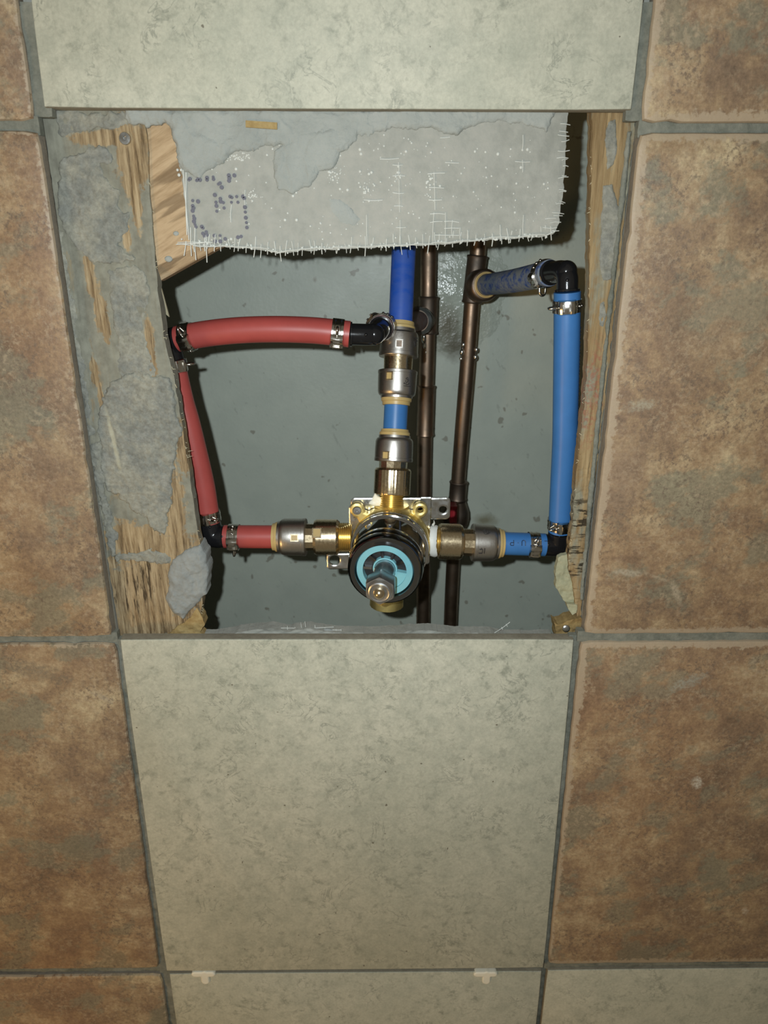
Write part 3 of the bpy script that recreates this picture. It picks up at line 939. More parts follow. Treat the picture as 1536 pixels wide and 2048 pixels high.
for x, y in ((797, 333), (795, 345), (812, 303), (768, 292), (862, 305), (861, 358), (860, 370), (880, 372), (950, 303), (971, 304), (996, 308), (1045, 300), (1055, 299), (972, 335), (973, 355), (1042, 335), (1088, 368), (995, 373), (1033, 367), (1030, 425), (586, 392), (452, 310), (534, 310), (470, 294), (472, 338), (424, 338), (660, 345), (666, 360), (738, 348), (738, 402), (720, 299), (722, 308), (720, 343), (743, 345), (600, 300), (658, 344), (680, 378), (695, 380), (570, 440), (593, 440), (700, 268), (752, 258), (768, 270), (462, 478), (355, 340), (362, 340), (358, 350)):
    bead(x, y, random.uniform(.0005, .0009))
for k in range(150):
    x = random.uniform(640, 1115) if random.random() < .75 else random.uniform(430, 640); y = random.uniform(275, 480)
    if x > 1090 and y > 450: continue
    bead(x, y, random.uniform(.0002, .00055))
for cx, cy, sx, sy, k in ((475, 315, 30, 7, 36), (510, 392, 14, 10, 22), (670, 348, 14, 10, 22), (735, 378, 16, 14, 26), (860, 368, 8, 30, 16), (797, 350, 8, 16, 14), (440, 484, 40, 5, 26)):
    for _ in range(k): bead(random.gauss(cx, sx / 1.6), random.gauss(cy, sy / 1.6), random.uniform(.0002, .0006))
for k in range(110):
    xa = random.uniform(385, 1105)
    for (a1, b1), (a2, b2) in zip(bottom, bottom[1:]):
        if a2 <= xa <= a1: bead(xa, b1 + (b2 - b1) * (xa - a1) / (a2 - a1) - random.uniform(-1, 7), random.uniform(.0003, .0008))
tag(obj('mesh_beads', mb, FIBRE, board, None), 'white specks of broken mesh', kind='stuff')
mb = MB(); box(mb, P(523, 250, YC - .0032), (.0165, .0012, .0032), X=(.998, 0, -.06), Z=(.06, 0, .998)); obj('wood_sliver', mb, CHUNK, board, 30)

# ------------------------------------------------------------------ broken board stub along the top of the lower cream tile
out2 = [(400, 1290), (404, 1272), (440, 1270), (470, 1264), (510, 1258), (545, 1257), (575, 1262), (590, 1258), (620, 1256), (650, 1262), (690, 1264), (740, 1266), (800, 1263), (848, 1259), (885, 1262), (930, 1266), (985, 1266), (1010, 1272), (1060, 1273), (1105, 1272), (1106, 1290)]
sp_ = flat(out2, .0105)
sp_[0] = (sp_[0][0], HZ0 + .001); sp_[-1] = (sp_[-1][0], HZ0 + .001)
ff2 = sdf_poly(sp_)
stub = empty('cement_board', P(750, 1280, .013), 'jagged grey cement board stub along the top of the lower cream tile', 'board')
mb = MB(); plate(mb, lambda x, z: ff2(x, z) + .0008 * fbm(x, z, 190, 300, 4, 51), poly_bb(sp_), .0006, lambda x, z: .0095 + .0012 * fbm(x, z, 120, 300, 3, 52), .0195)
obj('board', mb, BACKER, stub, 45)
mb = MB()
for a, b in (((562, 1256), (668, 1254)), ((575, 1252), (575, 1264)), ((602, 1245), (604, 1264)), ((610, 1243), (611, 1262)), ((630, 1250), (631, 1266)), ((640, 1258), (682, 1260)), ((672, 1258), (673, 1267)), ((682, 1258), (683, 1268)), ((650, 1256), (651, 1266)), ((590, 1254), (591, 1266)), ((889, 1260), (890, 1268)), ((898, 1262), (900, 1268)), ((908, 1262), (909, 1268)), ((1020, 1244), (985, 1268)), ((1012, 1248), (1015, 1253)), ((1003, 1254), (1006, 1259))):
    thread(P(*a, .0125), P(*b, .0125), .00026)
tag(obj('mesh_threads', mb, FIBRE, stub, None), 'white broken glass threads', kind='stuff')
for px, py, r in ((618, 1262, .0042), (655, 1264, .0036), (630, 1266, .0050)):
    mb = MB(); ball(mb, P(px, py, .012), r, 12, 8, (1.2, .5, .8)); obj('mortar_crumb', mb, LUMP, stub, 40)

# ------------------------------------------------------------------ tile spacers
for px, lab in ((407, 'white plastic tile spacer at the left of the bottom joint'), (971, 'white plastic tile spacer at the right of the bottom joint')):
    c = P(px, 1948, -.0006); cx, cz = c[0], c[2]

    def fs(x, z, cx=cx, cz=cz):
        cap = lambda ax, az, bx, bz, r: r - np.hypot(x - np.clip(x, min(ax, bx), max(ax, bx)), z - np.clip(z, min(az, bz), max(az, bz)))
        return np.maximum(cap(cx - .0070, cz, cx + .0070, cz, .0027), cap(cx + .0010, cz - .0080, cx + .0010, cz, .0033))
    mb = MB(); plate(mb, fs, (cx - .011, cx + .011, cz - .015, cz + .004), .0005, lambda x, z: -.0016 + .0007 * np.clip(1 - fs(x, z) / .0008, 0, 1), .0026)
    tag(obj('tile_spacer', mb, WHITE, None, 40), lab, 'tile spacer', 'white spacers in the bottom joint')

# ------------------------------------------------------------------ copper risers
YR = .205


def path(pts, n=6): return catmull([P(x, y, Y) for x, y, Y in pts], n)


def copper(name, pts, label):
    o = empty(name, P(*pts[-1]), label, 'pipe')
    mb = MB(); tube(mb, path(pts), .0066, 28); obj('pipe', mb, COPPER, o, 40)
    return o


def sleeve(parent, name, a, b, r, mat=COPPER, lip=.0006, n=28):
    a, b = np.asarray(a), np.asarray(b); L = np.linalg.norm(b - a)
    mb = MB(); lathe(mb, a, b - a, [(0, .0062), (.0003, r), (.0012, r + lip), (.003, r), (L - .003, r), (L - .0012, r + lip), (L - .0003, r), (L, .0062)], n)
    return obj(name, mb, mat, parent, 40)


c1p = [(857, 440, YR), (857, 520, YR), (854.5, 700, YR), (849, 900, YR), (846, 1230, YR), (845, 1420, YR)]
c1 = copper('copper_riser', c1p, 'thin tarnished copper riser behind the vertical fittings, left of the two')
sleeve(c1, 'coupling', P(857, 592, YR), P(855, 668, YR), .0080, COPPER_DK)
sleeve(c1, 'coupling', P(853, 770, YR), P(850, 872, YR), .0074, COPPER)
hub0 = P(853, 640, YR); hub1 = P(838, 642, YR - .028)
mb = MB(); tube(mb, [hub0, hub1], .0085, 28); obj('branch', mb, COPPER_DK, c1, 40)
mb = MB(); ring(mb, hub1, hub1 - hub0, [(-.003, .0085), (-.003, .0112), (0, .0117), (.003, .0112), (.003, .0085)], 36); obj('collar', mb, GLASSY, c1, 50)
for px, py, r in ((846, 664, .0030), (848, 676, .0034), (850, 690, .0026), (852, 705, .0022), (853, 722, .0020), (855, 738, .0017)):
    mb = MB(); ball(mb, P(px, py, YR - .005), r, 10, 7, (.7, .7, 1.4)); obj('solder_drip', mb, SOLDER, c1, 60)
c2p = [(957, 440, YR), (955, 510, YR), (945, 590, YR), (934, 740, YR), (918, 940, YR), (906, 1130, YR), (900, 1265, YR), (895, 1420, YR)]
c2 = copper('copper_riser', c2p, 'tarnished copper riser with a tee, right of the two, feeding the dusty blue pipe')
sleeve(c2, 'tee', P(955, 510, YR), P(943.5, 607, YR), .0082, COPPER_DK)
sleeve(c2, 'coupling', P(917.5, 962, YR), P(914.5, 1000, YR), .0080, COPPER_DK)
t0, t1 = P(950, 572, YR), P(974, 569.5, .165)
ut = (t1 - t0) / np.linalg.norm(t1 - t0)
mb = MB(); tube(mb, [t0, t0 + ut * .02], .0088, 28); obj('branch', mb, COPPER_DK, c2, 40)
for px, py, r in ((927, 690, .0022), (924, 705, .0026), (922, 718, .0016), (953, 700, .0018), (951, 715, .0020), (943, 614, .0030), (950, 508, .0026)):
    mb = MB(); ball(mb, P(px, py, YR - .004), r, 10, 7, (.8, .7, 1.3)); obj('solder_drip', mb, SOLDER, c2, 60)
# stop valve in the shade
sv = empty('stop_valve', P(915, 1050, YR), 'dark stop valve on the right copper riser, half hidden behind the bracket plate', 'valve')
mb = MB(); a_, b_ = P(914, 1002, YR - .001), P(910, 1062, YR - .001); L_ = np.linalg.norm(b_ - a_)
lathe(mb, a_, b_ - a_, [(0, .0082), (.003, .0092), (.010, .0118), (.016, .0124), (.022, .0115), (L_ - .003, .0092), (L_, .0082)], 30)
obj('body', mb, COPPER_DK, sv, 50)
mb = MB(); h_ = P(906, 1026, YR - .020); box(mb, h_, (.006, .014, .016), ch=.002); obj('handle', mb, REDPLASTIC, sv, 30)

# ------------------------------------------------------------------ push-fit fittings and pipes
RP = .0080                                   # pipe radius


def pipe(name, pts, mat, label, r=RP, n=10, group=None):
    mb = MB(); q = [P(*p) for p in pts] if len(pts[0]) == 3 and not isinstance(pts[0], np.ndarray) else pts
    q = catmull(q, n) if len(q) > 2 else q
    tube(mb, q, r, 36)
    return tag(obj(name, mb, mat, None, 40), label, 'pipe', group)


def stations(A, B, st, key):
    """Pixel stations and half-widths along an axis -> distances and radii."""
    A = np.asarray(A); u = np.asarray(B) - A; u = u / np.linalg.norm(u)
    o = []
    for p, h in st:
        s = on_axis(A, B, **{key: p}); o.append((s, h * depth(A + u * s) / FPX))
    if o[0][0] > o[-1][0]: o = o[::-1]
    return o


def turned(name, A, B, st, key, mat, parent, n=48, rad=None, sharp=24):
    mb = MB(); lathe(mb, A, np.asarray(B) - np.asarray(A), stations(A, B, st, key), n, rad=rad)
    return obj(name, mb, mat, parent, sharp)


def window(parent, A, B, p, key, ang, w=.0042, h=.0048, hw=38, mat=BRASS):
    """Small sight window let into a collar: a raised lip round a sunk pane, on the collar's surface."""
    A = np.asarray(A); u, e1, e2 = basis(np.asarray(B) - A)
    s = on_axis(A, B, **{key: p}); c = A + u * s; r = hw * depth(c) / FPX
    view = CAM - c; view = view - u * np.dot(view, u); view /= np.linalg.norm(view); side = np.cross(u, view)
    nrm = view * math.cos(ang) + side * math.sin(ang); tg = np.cross(u, nrm)
    mb = MB(); q = c + nrm * r
    for dx, dy, sx, sy in ((0, h / 2, w + .0008, .0007), (0, -h / 2, w + .0008, .0007), (w / 2, 0, .0007, h), (-w / 2, 0, .0007, h)):
        box(mb, q + tg * dx + u * dy, (sx, .0010, sy), X=tg, Y=-nrm, Z=u)
    o = obj('sight_window', mb, mat, parent, 30)
    mb = MB(); box(mb, q - nrm * .0002, (w, .0006, h), X=tg, Y=-nrm, Z=u)
    obj('pane', mb, TAN if mat is BRASS else COPPER_DK, o, 30)
    return o


def wrap(name, parent, A, B, key, p0, ang0, hw, lines, r=.00021, mat=ETCH, lift=.0001):
    """Fine lines of a print or an etched mark laid on a round surface; lines are (along axis, around) in metres."""
    A = np.asarray(A); u, e1, e2 = basis(np.asarray(B) - A)
    s0 = on_axis(A, B, **{key: p0}); c0 = A + u * s0; R0 = hw * depth(c0) / FPX + lift
    view = CAM - c0; view = view - u * np.dot(view, u); view /= np.linalg.norm(view); side = np.cross(u, view)
    mb = MB()
    for ln in lines:
        pts = []
        for (a0, b0), (a1, b1) in zip(ln, ln[1:]):
            for k in range(4):
                t = k / 4; a = a0 + (a1 - a0) * t; b = b0 + (b1 - b0) * t
                g = ang0 + b / R0
                pts.append(c0 + u * a + R0 * (view * math.cos(g) + side * math.sin(g)))
        a, b = ln[-1]; g = ang0 + b / R0
        pts.append(c0 + u * a + R0 * (view * math.cos(g) + side * math.sin(g)))
        tube(mb, pts, r, 5)
    return obj(name, mb, mat, parent, None)


# emblem on the collars: a curled sea creature in line and some small lettering under it (mm)
EMB = [[(2.6, .2), (1.6, -.9), (1.3, .1), (.6, .9), (-.4, .5), (-.9, -.6), (-1.9, -.9), (-2.2, .2), (-1.8, 1.4), (-1.0, 1.9), (.2, 1.8), (1.2, 1.3), (2.0, .9), (2.6, .2)],
       [(.4, -.7), (.0, -1.2), (-.5, -1.0)], [(-1.5, -2.2), (-1.1, -1.9), (-1.5, -1.6), (-1.9, -1.9), (-1.5, -2.2)], [(.9, .5), (1.1, .9), (.8, 1.2)],
       [(-3.2, -2.4), (-3.2, -1.9)], [(-3.4, -1.4), (-3.0, -1.0)], [(-3.3, -.5), (-2.9, -.3), (-3.3, .1)], [(-3.0, .7), (-3.4, .9), (-3.0, 1.2)], [(-3.1, 1.7), (-3.1, 2.3)], [(-3.3, 2.7), (-2.9, 3.0)]]
EMB = [[(a * .001, b * .001) for a, b in l] for l in EMB]
EMB_HALF = [[(-a, -b) for a, b in l] for l in EMB]

# --- vertical column
A1, B1 = P(783, 1000, .040), P(808, 490, .090)
cpl = empty('push_fit_coupling', A1 + (B1 - A1) * .6, 'steel and brass push-fit coupling below the royal blue pipe', 'pipe fitting')
turned('brass_neck', A1, B1, [(745, 28.5), (711, 29)], 'py', BRASS, cpl)
up = turned('collar', A1, B1, [(714.5, 30), (714.2, 38.6), (713, 39.3), (707, 39.3), (706.5, 38.7), (690, 38.5), (674, 37.8), (669, 37), (666, 35), (665, 32), (659, 31.5), (658.6, 27)], 'py', STEEL, cpl)
lo_ = turned('collar', A1, B1, [(741.5, 30), (742, 38.8), (743, 39.6), (748, 39.6), (748.6, 39), (766, 38.7), (783, 38), (788, 37), (791, 35), (792.5, 32), (797, 31.5), (797.4, 26)], 'py', STEEL, cpl)
turned('release_ring', A1, B1, [(659, 30.5), (655, 30.8), (653, 30), (652, 28.6), (645, 28.2), (644.5, 25)], 'py', TAN, cpl)
turned('release_ring', A1, B1, [(797, 30.5), (801, 30.6), (803, 30), (804, 28), (810.5, 27.6), (811, 24.5)], 'py', TAN, cpl)
window(cpl, A1, B1, 694, 'py', .0, hw=39, mat=STEEL)
window(cpl, A1, B1, 757, 'py', -.42, hw=39, mat=BRASS)
wrap('etched_emblem', lo_, A1, B1, 'py', 766, .50, 39.2, EMB)
wrap('etched_emblem', up, A1, B1, 'py', 688, .98, 38.8, EMB_HALF)
pipe('water_pipe', [P(813, 400, .0988), P(808, 490, .090), P(801.0, 646.2, .0748)], BLUE2, 'royal blue pipe coming down from behind the cement board', n=4)
sA = A1 + (B1 - A1) / np.linalg.norm(B1 - A1) * on_axis(A1, B1, py=861.5); sB = A1 + (B1 - A1) / np.linalg.norm(B1 - A1) * on_axis(A1, B1, py=810)
pipe('water_pipe', [sA, sB], BLUE, 'short blue pipe stub between the two upright fittings')


def adapter(A, B, key, label, col, neck, nut, rings, loc, ridge=0):
    o = empty('push_fit_adapter', loc, label, 'pipe fitting')
    c = turned('collar', A, B, col, key, STEEL, o)
    turned('brass_neck', A, B, neck, key, BRASS, o, 12, sharp=20)
    turned('brass_socket', A, B, nut, key, BRASS, o, 120, rad=(lambda a: 1 + (.012 if (math.sin(a * 30) > 0 and math.cos(a * 2.0) < -.1) else 0)) if ridge else None, sharp=25)
    turned('release_ring', A, B, rings, key, TAN, o)
    return o, c


ad, adc = adapter(A1, B1, 'py', 'push-fit adapter standing on top of the valve', [(923.8, 29), (923, 37.6), (922, 38.4), (917, 38.6), (916.5, 38), (900, 38), (884, 37.6), (880, 36.6), (877, 34.5), (876, 32), (871, 31.4), (870.6, 27)],
                  [(937, 28), (922, 28.5)], [(990, 30), (989, 35.5), (986, 36.5), (960, 36.5), (941, 36.6), (937, 34), (935.5, 28)],
                  [(871, 30.4), (866, 30.6), (864.5, 30), (864, 28), (859, 27.4), (858.5, 24.4)], P(783, 990, .042), 1)
window(ad, A1, B1, 912, 'py', -.42, hw=38.4)
# --- left arm
A2, B2 = P(702, 1074.5, .038), P(440, 1073, .040)
al, alc = adapter(A2, B2, 'px', 'push-fit adapter on the left port of the valve beside the red pipe', [(613.5, 28), (612.8, 36.5), (611.5, 37.8), (606, 37.8), (605.5, 37), (585, 37), (570, 36.8), (566, 35.8), (562.5, 33.8), (561, 32), (556.5, 31.4), (556.2, 26)],
                  [(632, 27), (612, 27.5)], [(679, 29), (678.5, 32), (674, 35.6), (650, 35.8), (634, 35.8), (629, 33), (628, 27)],
                  [(557, 30), (553, 29.8), (551.5, 29.2), (551, 27.6), (546, 27.2), (545.5, 24)], P(615, 1110, .038))
window(al, A2, B2, 594, 'px', -.05, hw=37.7)
window(al, A2, B2, 637, 'px', .22, .006, .0055, hw=35.8)
# --- right arm
A3, B3 = P(848, 1081.5, .038), P(1100, 1090, .040)
ar, arc = adapter(A3, B3, 'px', 'push-fit adapter on the right port of the valve beside the blue pipe', [(943.2, 28), (944, 36.8), (945, 37.8), (950, 37.8), (950.5, 37.2), (970, 37), (982, 36.5), (986, 35.6), (989, 33.6), (990.5, 32), (995, 31.4), (995.4, 26)],
                  [(922, 27), (944, 27.5)], [(876, 29), (877, 34.5), (880, 36), (900, 36), (918, 36), (923, 33.5), (926, 28)],
                  [(994.5, 30.4), (998, 30.4), (1000, 29.6), (1001, 28), (1005.5, 27.6), (1006, 24)], P(935, 1120, .038))
EMB_L = [[(a * .9, b * .9) for a, b in l] for l in EMB[:4]]
wrap('etched_emblem', arc, A3, B3, 'px', 967, -.60, 37.8, EMB_L)
wrap('etched_lines', arc, A3, B3, 'px', 958, .36, 37.8, [[(-.0018, 0), (.0004, 0), (.0004, .003), (-.0020, .003)], [(.0018, -.001), (.0018, .003)], [(-.0004, 0), (-.0004, -.0012)]], .00026)

# red pipes
rA = A2 + (B2 - A2) / np.linalg.norm(B2 - A2) * on_axis(A2, B2, px=546.5); rB = A2 + (B2 - A2) / np.linalg.norm(B2 - A2) * on_axis(A2, B2, px=449)
pipe('water_pipe', [rA, rB], RED, 'short red pipe between the left adapter and its black elbow')
rh = [(356, 678, .0425), (400, 669.5, .0405), (450, 663, .039), (500, 659.5, .038), (560, 658.5, .037), (620, 660.5, .0365), (660, 664, .036), (699, 668.5, .036)]
pipe('water_pipe', rh, RED, 'long bowed red pipe running across the cavity', n=6)
rv = [(345, 722, .0425), (350, 748, .0425), (362, 800, .0425), (375, 845, .0425), (391, 909, .0425), (405, 969, .0425), (413, 1018, .0420), (417.5, 1045, .0415)]
pipe('water_pipe', rv, RED, 'upright red pipe half hidden behind the left plywood edge', n=6)
pipe('water_pipe', [P(762, 655, .056), P(822, 644, .150), hub1 + (hub1 - hub0) * .1], DULLRED, 'dusty dark red pipe running back from the elbow to the copper', n=4, r=.0078)
# blue pipes
bA = A3 + (B3 - A3) / np.linalg.norm(B3 - A3) * on_axis(A3, B3, px=1005.5); bB = A3 + (B3 - A3) / np.linalg.norm(B3 - A3) * on_axis(A3, B3, px=1089)
bs = pipe('water_pipe', [bA, bB], BLUE, 'short printed blue pipe between the right adapter and its black elbow')
bv = [(1134.5, 584, .0290), (1133.5, 680, .0300), (1131.5, 790, .0320), (1129.5, 880, .0340), (1125, 965, .0365), (1120, 1062, .0385)]
bvo = pipe('water_pipe', bv, BLUE, 'long upright blue pipe along the right side of the opening', n=6)
dA, dB = P(1099, 546, .050), P(974, 569.5, .165)
pipe('water_pipe', [dA, dA + (dB - dA) * .5 + np.array([0, 0, -.0008]), dB], DUSTY, 'dust covered blue pipe between the copper tee and the upper elbow', n=6)
# print on the short blue pipe: "U.P" standing on its head, and part of one more letter
mmk = .001
def head_down(lines, at): return [[(at - a * mmk, b * mmk) for a, b in l] for l in lines]
U_ = [[(0, 1.9), (0, -1.0), (.5, -1.7), (1.2, -1.9), (1.9, -1.7), (2.4, -1.0), (2.4, 1.9)]]
P_ = [[(0, -1.9), (0, 1.9), (1.6, 1.9), (2.3, 1.5), (2.4, .9), (2.2, .3), (1.6, 0), (0, 0)]]
L_g = [[(0, 1.9), (0, -1.9), (2.2, -1.9)]]
DOT = [[(0, -.2), (0, .2)], [(.25, -.2), (.25, .2)]]
mmA = lambda px: on_axis(A3, B3, px=px) - on_axis(A3, B3, px=1045)
wrap('printed_letters', bs, A3, B3, 'px', 1045, -.09, 23.4, head_down(U_, mmA(1045)) + head_down(DOT, mmA(1031)) + head_down(P_, mmA(1022)) + head_down(L_g, mmA(1089)), .00024, PRINT, .00004)
# line of tiny print down the side of the upright blue pipe
A4, B4 = P(1133.5, 680, .0300), P(1129.5, 880, .0340)
dl = []
for k in range(34):
    a = .0022 * k - .008; dl.append([(a, 0), (a + random.choice((.0006, .0011, .0014)), random.choice((0, 0, .0004)))])
wrap('printed_letters', bvo, A4, B4, 'py', 680, -1.36, 26.6, dl, .00030, PRINT, .0)

# ------------------------------------------------------------------ black elbows


def elbow(a, c, b, r, label, da=None, db=None, stub=.002):
    """Elbow from mouth a over corner c to mouth b; nubs and shoulders like the moulded fitting."""
    a, c, b = (np.asarray(q, float) for q in (a, c, b))
    o = empty('pipe_elbow', (a + b) / 2, label, 'pipe fitting')
    k = .5
    pts = [a]
    for i in range(9):
        t = i / 8; p0 = c + (a - c) * k; p2 = c + (b - c) * k
        pts.append((1 - t) ** 2 * p0 + 2 * t * (1 - t) * c + t * t * p2)
    pts.append(b)
    mb = MB(); tube(mb, pts, r, 28); ball(mb, (pts[5] + c) / 2, r * 1.01, 20, 12)
    obj('body', mb, BLACK, o, 50)
    for e, q in ((a, (a + (c - a) * .3)), (b, (b + (c - b) * .3))):
        u = q - e; L = np.linalg.norm(u)
        mb = MB(); ring(mb, e, u, [(0, r * .8), (0, RP * .93), (.0012, RP * .95), (.0016, r * .9)], 32)
        obj('shoulder', mb, BLACK, o, 40)
    u = (a - c) / np.linalg.norm(a - c); v = (b - c) / np.linalg.norm(b - c)
    mb = MB()
    for q in (c + u * r * .9, c + v * r * .9):
        view = CAM - q; view /= np.linalg.norm(view); ball(mb, q + view * r * .95, .0011, 8, 6)
    obj('moulding_nub', mb, BLACK, o, 60)
    return o


elbow(P(700, 668.5, .036), P(751, 670, .037), P(762, 655.5, .055), .0066, 'glossy black elbow at the right end of the bowed red pipe')
elbow(P(355, 678.5, .0425), P(334, 684, .0432), P(344, 721, .0425), .0080, 'black elbow in the shade at the upper left corner, joining two red pipes')
elbow(P(418, 1046, .0415), P(424, 1074, .040), rB + (rB - rA) * .01, .0078, 'black elbow at the lower left corner between two red pipes')
elbow(P(1134.5, 583, .0290), P(1135, 540, .0300), dA + (dA - dB) * .005, .0064, 'black round-topped elbow at the upper right between two blue pipes')
elbow(P(1119.5, 1063.5, .0386), P(1117, 1091, .040), bB + (bB - bA) * .01, .0078, 'black elbow at the lower right corner between two blue pipes')

# ------------------------------------------------------------------ steel pinch clamps
mb = MB(); ring(mb, (0, 0, -.0036), (0, 0, 1), [(0, RP + .0001), (0, RP + .0007), (.0072, RP + .0007), (.0072, RP + .0001)], 40)
for zz in (-.0018, .0018): ring(mb, (0, 0, zz - .0003), (0, 0, 1), [(0, RP + .0006), (.0003, RP + .0009), (.0006, RP + .0006)], 40)
CL_BAND = mb
mb = MB()
V_ = []; F_ = []
for i in range(11):
    g = -.62 + 1.24 * i / 10; e = 1 if 0 < i < 10 else 0
    for z_, lift in ((-.0042, .0006), (-.0036, .0012 + .0009 * e), (-.0012, .0013 + .0012 * e), (.0012, .0013 + .0012 * e), (.0036, .0012 + .0009 * e), (.0042, .0006)):
        q = RP + lift + (.0006 if i in (2, 3, 7, 8) else 0); V_.append((q * math.cos(g), q * math.sin(g), z_))
for i in range(10):
    for k in range(5): F_.append((i * 6 + k, (i + 1) * 6 + k, (i + 1) * 6 + k + 1, i * 6 + k + 1))
mb.add(V_, F_)
for sgn in (-1, 1): box(mb, (RP + .0030, sgn * .0018, 0), (.0008, .0012, .0042))
CL_BUCKLE = mb
mb = MB()
for g in (1.0, 1.35, 1.7): ball(mb, ((RP + .0008) * math.cos(g), (RP + .0008) * math.sin(g), 0), .0010, 8, 6, (1, 1, .9))
CL_NUB = mb
mb = MB()
tube(mb, catmull([((RP + .0005) * math.cos(g), (RP + .0005) * math.sin(g), 0) if h == 0 else ((RP + h) * math.cos(g), (RP + h) * math.sin(g), 0) for g, h in ((-.60, 0), (-.72, .0035), (-.86, .0052), (-1.02, .0042), (-1.08, .0006))], 5), .0009, 8)
CL_EAR = mb
first = {}


def clamp(pos, axis, ear, label):
    """Each clamp is a thing: the first is built, the others copy it and its parts."""
    u = np.asarray(axis, float); u /= np.linalg.norm(u)
    e = np.asarray(ear, float); e = e - u * np.dot(e, u); e /= np.linalg.norm(e); f = np.cross(u, e)
    if not first:
        r = empty('pinch_clamp', (0, 0, 0)); first['r'] = r
        first['parts'] = [obj('band', CL_BAND, CLAMP, r, 40, np.zeros(3)), obj('buckle', CL_BUCKLE, CLAMP, r, 30, np.zeros(3)), obj('nub', CL_NUB, CLAMP, r, 50, np.zeros(3)), obj('ear', CL_EAR, CLAMP, r, 60, np.zeros(3))]
    else:
        r = first['r'].copy(); COL.objects.link(r)
        for p in first['parts']:
            q = p.copy(); COL.objects.link(q); q.parent = r
    r.matrix_world = Matrix(((e[0], f[0], u[0], pos[0]), (e[1], f[1], u[1], pos[1]), (e[2], f[2], u[2], pos[2]), (0, 0, 0, 1)))
    return tag(r, label, 'clamp', 'steel pinch clamps on the pipes')


def seg(pts, i, a):
    p, q = P(*pts[i]), P(*pts[i + 1]); return p + (q - p) * a, q - p


def toward(p, dx=0.0, dz=0.0):
    v = CAM - p; v /= np.linalg.norm(v); return v + RIGHT * dx - DOWN * dz


p, d = seg(rh, 0, .45); clamp(p, d, toward(p, 0, -.5), 'steel clamp at the left end of the bowed red pipe')
p, d = seg(rh, 6, .40); clamp(p, d, toward(p, 0, -1.3), 'steel clamp at the right end of the bowed red pipe')
p, d = seg(rv, 0, .35); clamp(p, d, toward(p, .6, 0), 'steel clamp at the top of the upright red pipe, mostly in shade')
p, d = seg(rv, 6, .55); clamp(p, d, toward(p, -.5, 0), 'steel clamp at the foot of the upright red pipe')
p = rA + (rB - rA) * .80; clamp(p, rB - rA, toward(p, 0, -.9), 'steel clamp on the short red pipe')
p, d = seg(bv, 0, .285); clamp(p, -d, toward(p, .0, 0), 'steel clamp at the top of the upright blue pipe')
p, d = seg(bv, 4, .84); clamp(p, -d, toward(p, .35, 0), 'steel clamp at the foot of the upright blue pipe')
p = bA + (bB - bA) * .73; clamp(p, bB - bA, toward(p, 0, -.75), 'steel clamp on the short printed blue pipe')
p = dA + (dB - dA) * .055; clamp(p, dB - dA, toward(p, -1.5, -1.2), 'steel clamp at the upper end of the dusty blue pipe')
p0 = P(762, 655, .056); p1 = P(822, 644, .150); p = p0 + (p1 - p0) * .05; clamp(p, p1 - p0, toward(p, -1.5, .9), 'steel clamp behind the glossy elbow of the bowed red pipe')
# push-fit socket between the copper tee and the dusty pipe
pf = empty('push_fit_adapter', dB, 'dusty push-fit socket between the copper tee and the dusty blue pipe', 'pipe fitting')
ud = (dA - dB) / np.linalg.norm(dA - dB)
mb = MB(); lathe(mb, dB - ud * .022, ud, [(0, .0088), (.001, .0112), (.004, .0128), (.015, .0128), (.0185, .0118), (.0195, .0105), (.0196, .008)], 40); obj('collar', mb, COPPER_DK, pf, 40)
mb = MB(); ring(mb, dB - ud * .0026, ud, [(0, .0083), (0, .0098), (.0012, .0098), (.0014, .0090), (.0026, .0088), (.0026, .0083)], 40); obj('release_ring', mb, TAN, pf, 40)

# ------------------------------------------------------------------ shower mixing valve
base = P(784, 1079, .038); tip = P(757, 1192, -.037)
uv = tip - base; LV = np.linalg.norm(uv); uv /= LV
val = empty('mixing_valve', P(784, 1150, .045), 'brass shower mixing valve with chrome sleeve, pale cyan ring and chrome stem', 'valve')
mb = MB()
lathe(mb, base - uv * .010, uv, [(0, .012), (.001, .018), (.006, .0245), (.012, .0265), (.020, .0268), (.0215, .0262)], 48)
for a, b, r in ((P(784, 1079, .038), P(716, 1075.5, .038), .0115), (P(784, 1079, .038), P(838, 1081, .038), .0120), (P(784, 1079, .038), P(783, 1010, .039), .0118), (P(784, 1079, .038), P(779, 1180, .037), .0105)):
    tube(mb, [a, a + (b - a) * .8, b], [r * 1.12, r * 1.08, r], 32)
obj('body', mb, CASTING, val, 45)
yl = .0295
fx = lambda x, y: (P(x, y, yl)[0], P(x, y, yl)[2])


def cap_f(a, b, ra, rb):
    def f(x, z):
        t = np.clip(((x - a[0]) * (b[0] - a[0]) + (z - a[1]) * (b[1] - a[1])) / ((b[0] - a[0]) ** 2 + (b[1] - a[1]) ** 2 + 1e-12), 0, 1)
        return (ra + (rb - ra) * t) - np.hypot(x - a[0] - t * (b[0] - a[0]), z - a[1] - t * (b[1] - a[1]))
    return f


k_ = depth(P(784, 1040, yl)) / FPX
e1_, e2_ = fx(714, 1021), fx(841, 1021)
shapes = [cap_f(e1_, fx(716, 1024), 14 * k_, 13 * k_), cap_f(fx(720, 1030), fx(745, 1052), 9 * k_, 22 * k_), cap_f(e2_, fx(839, 1024), 14 * k_, 13 * k_), cap_f(fx(834, 1030), fx(818, 1056), 9 * k_, 22 * k_), cap_f(fx(752, 1044), fx(812, 1044), 22 * k_, 22 * k_)]


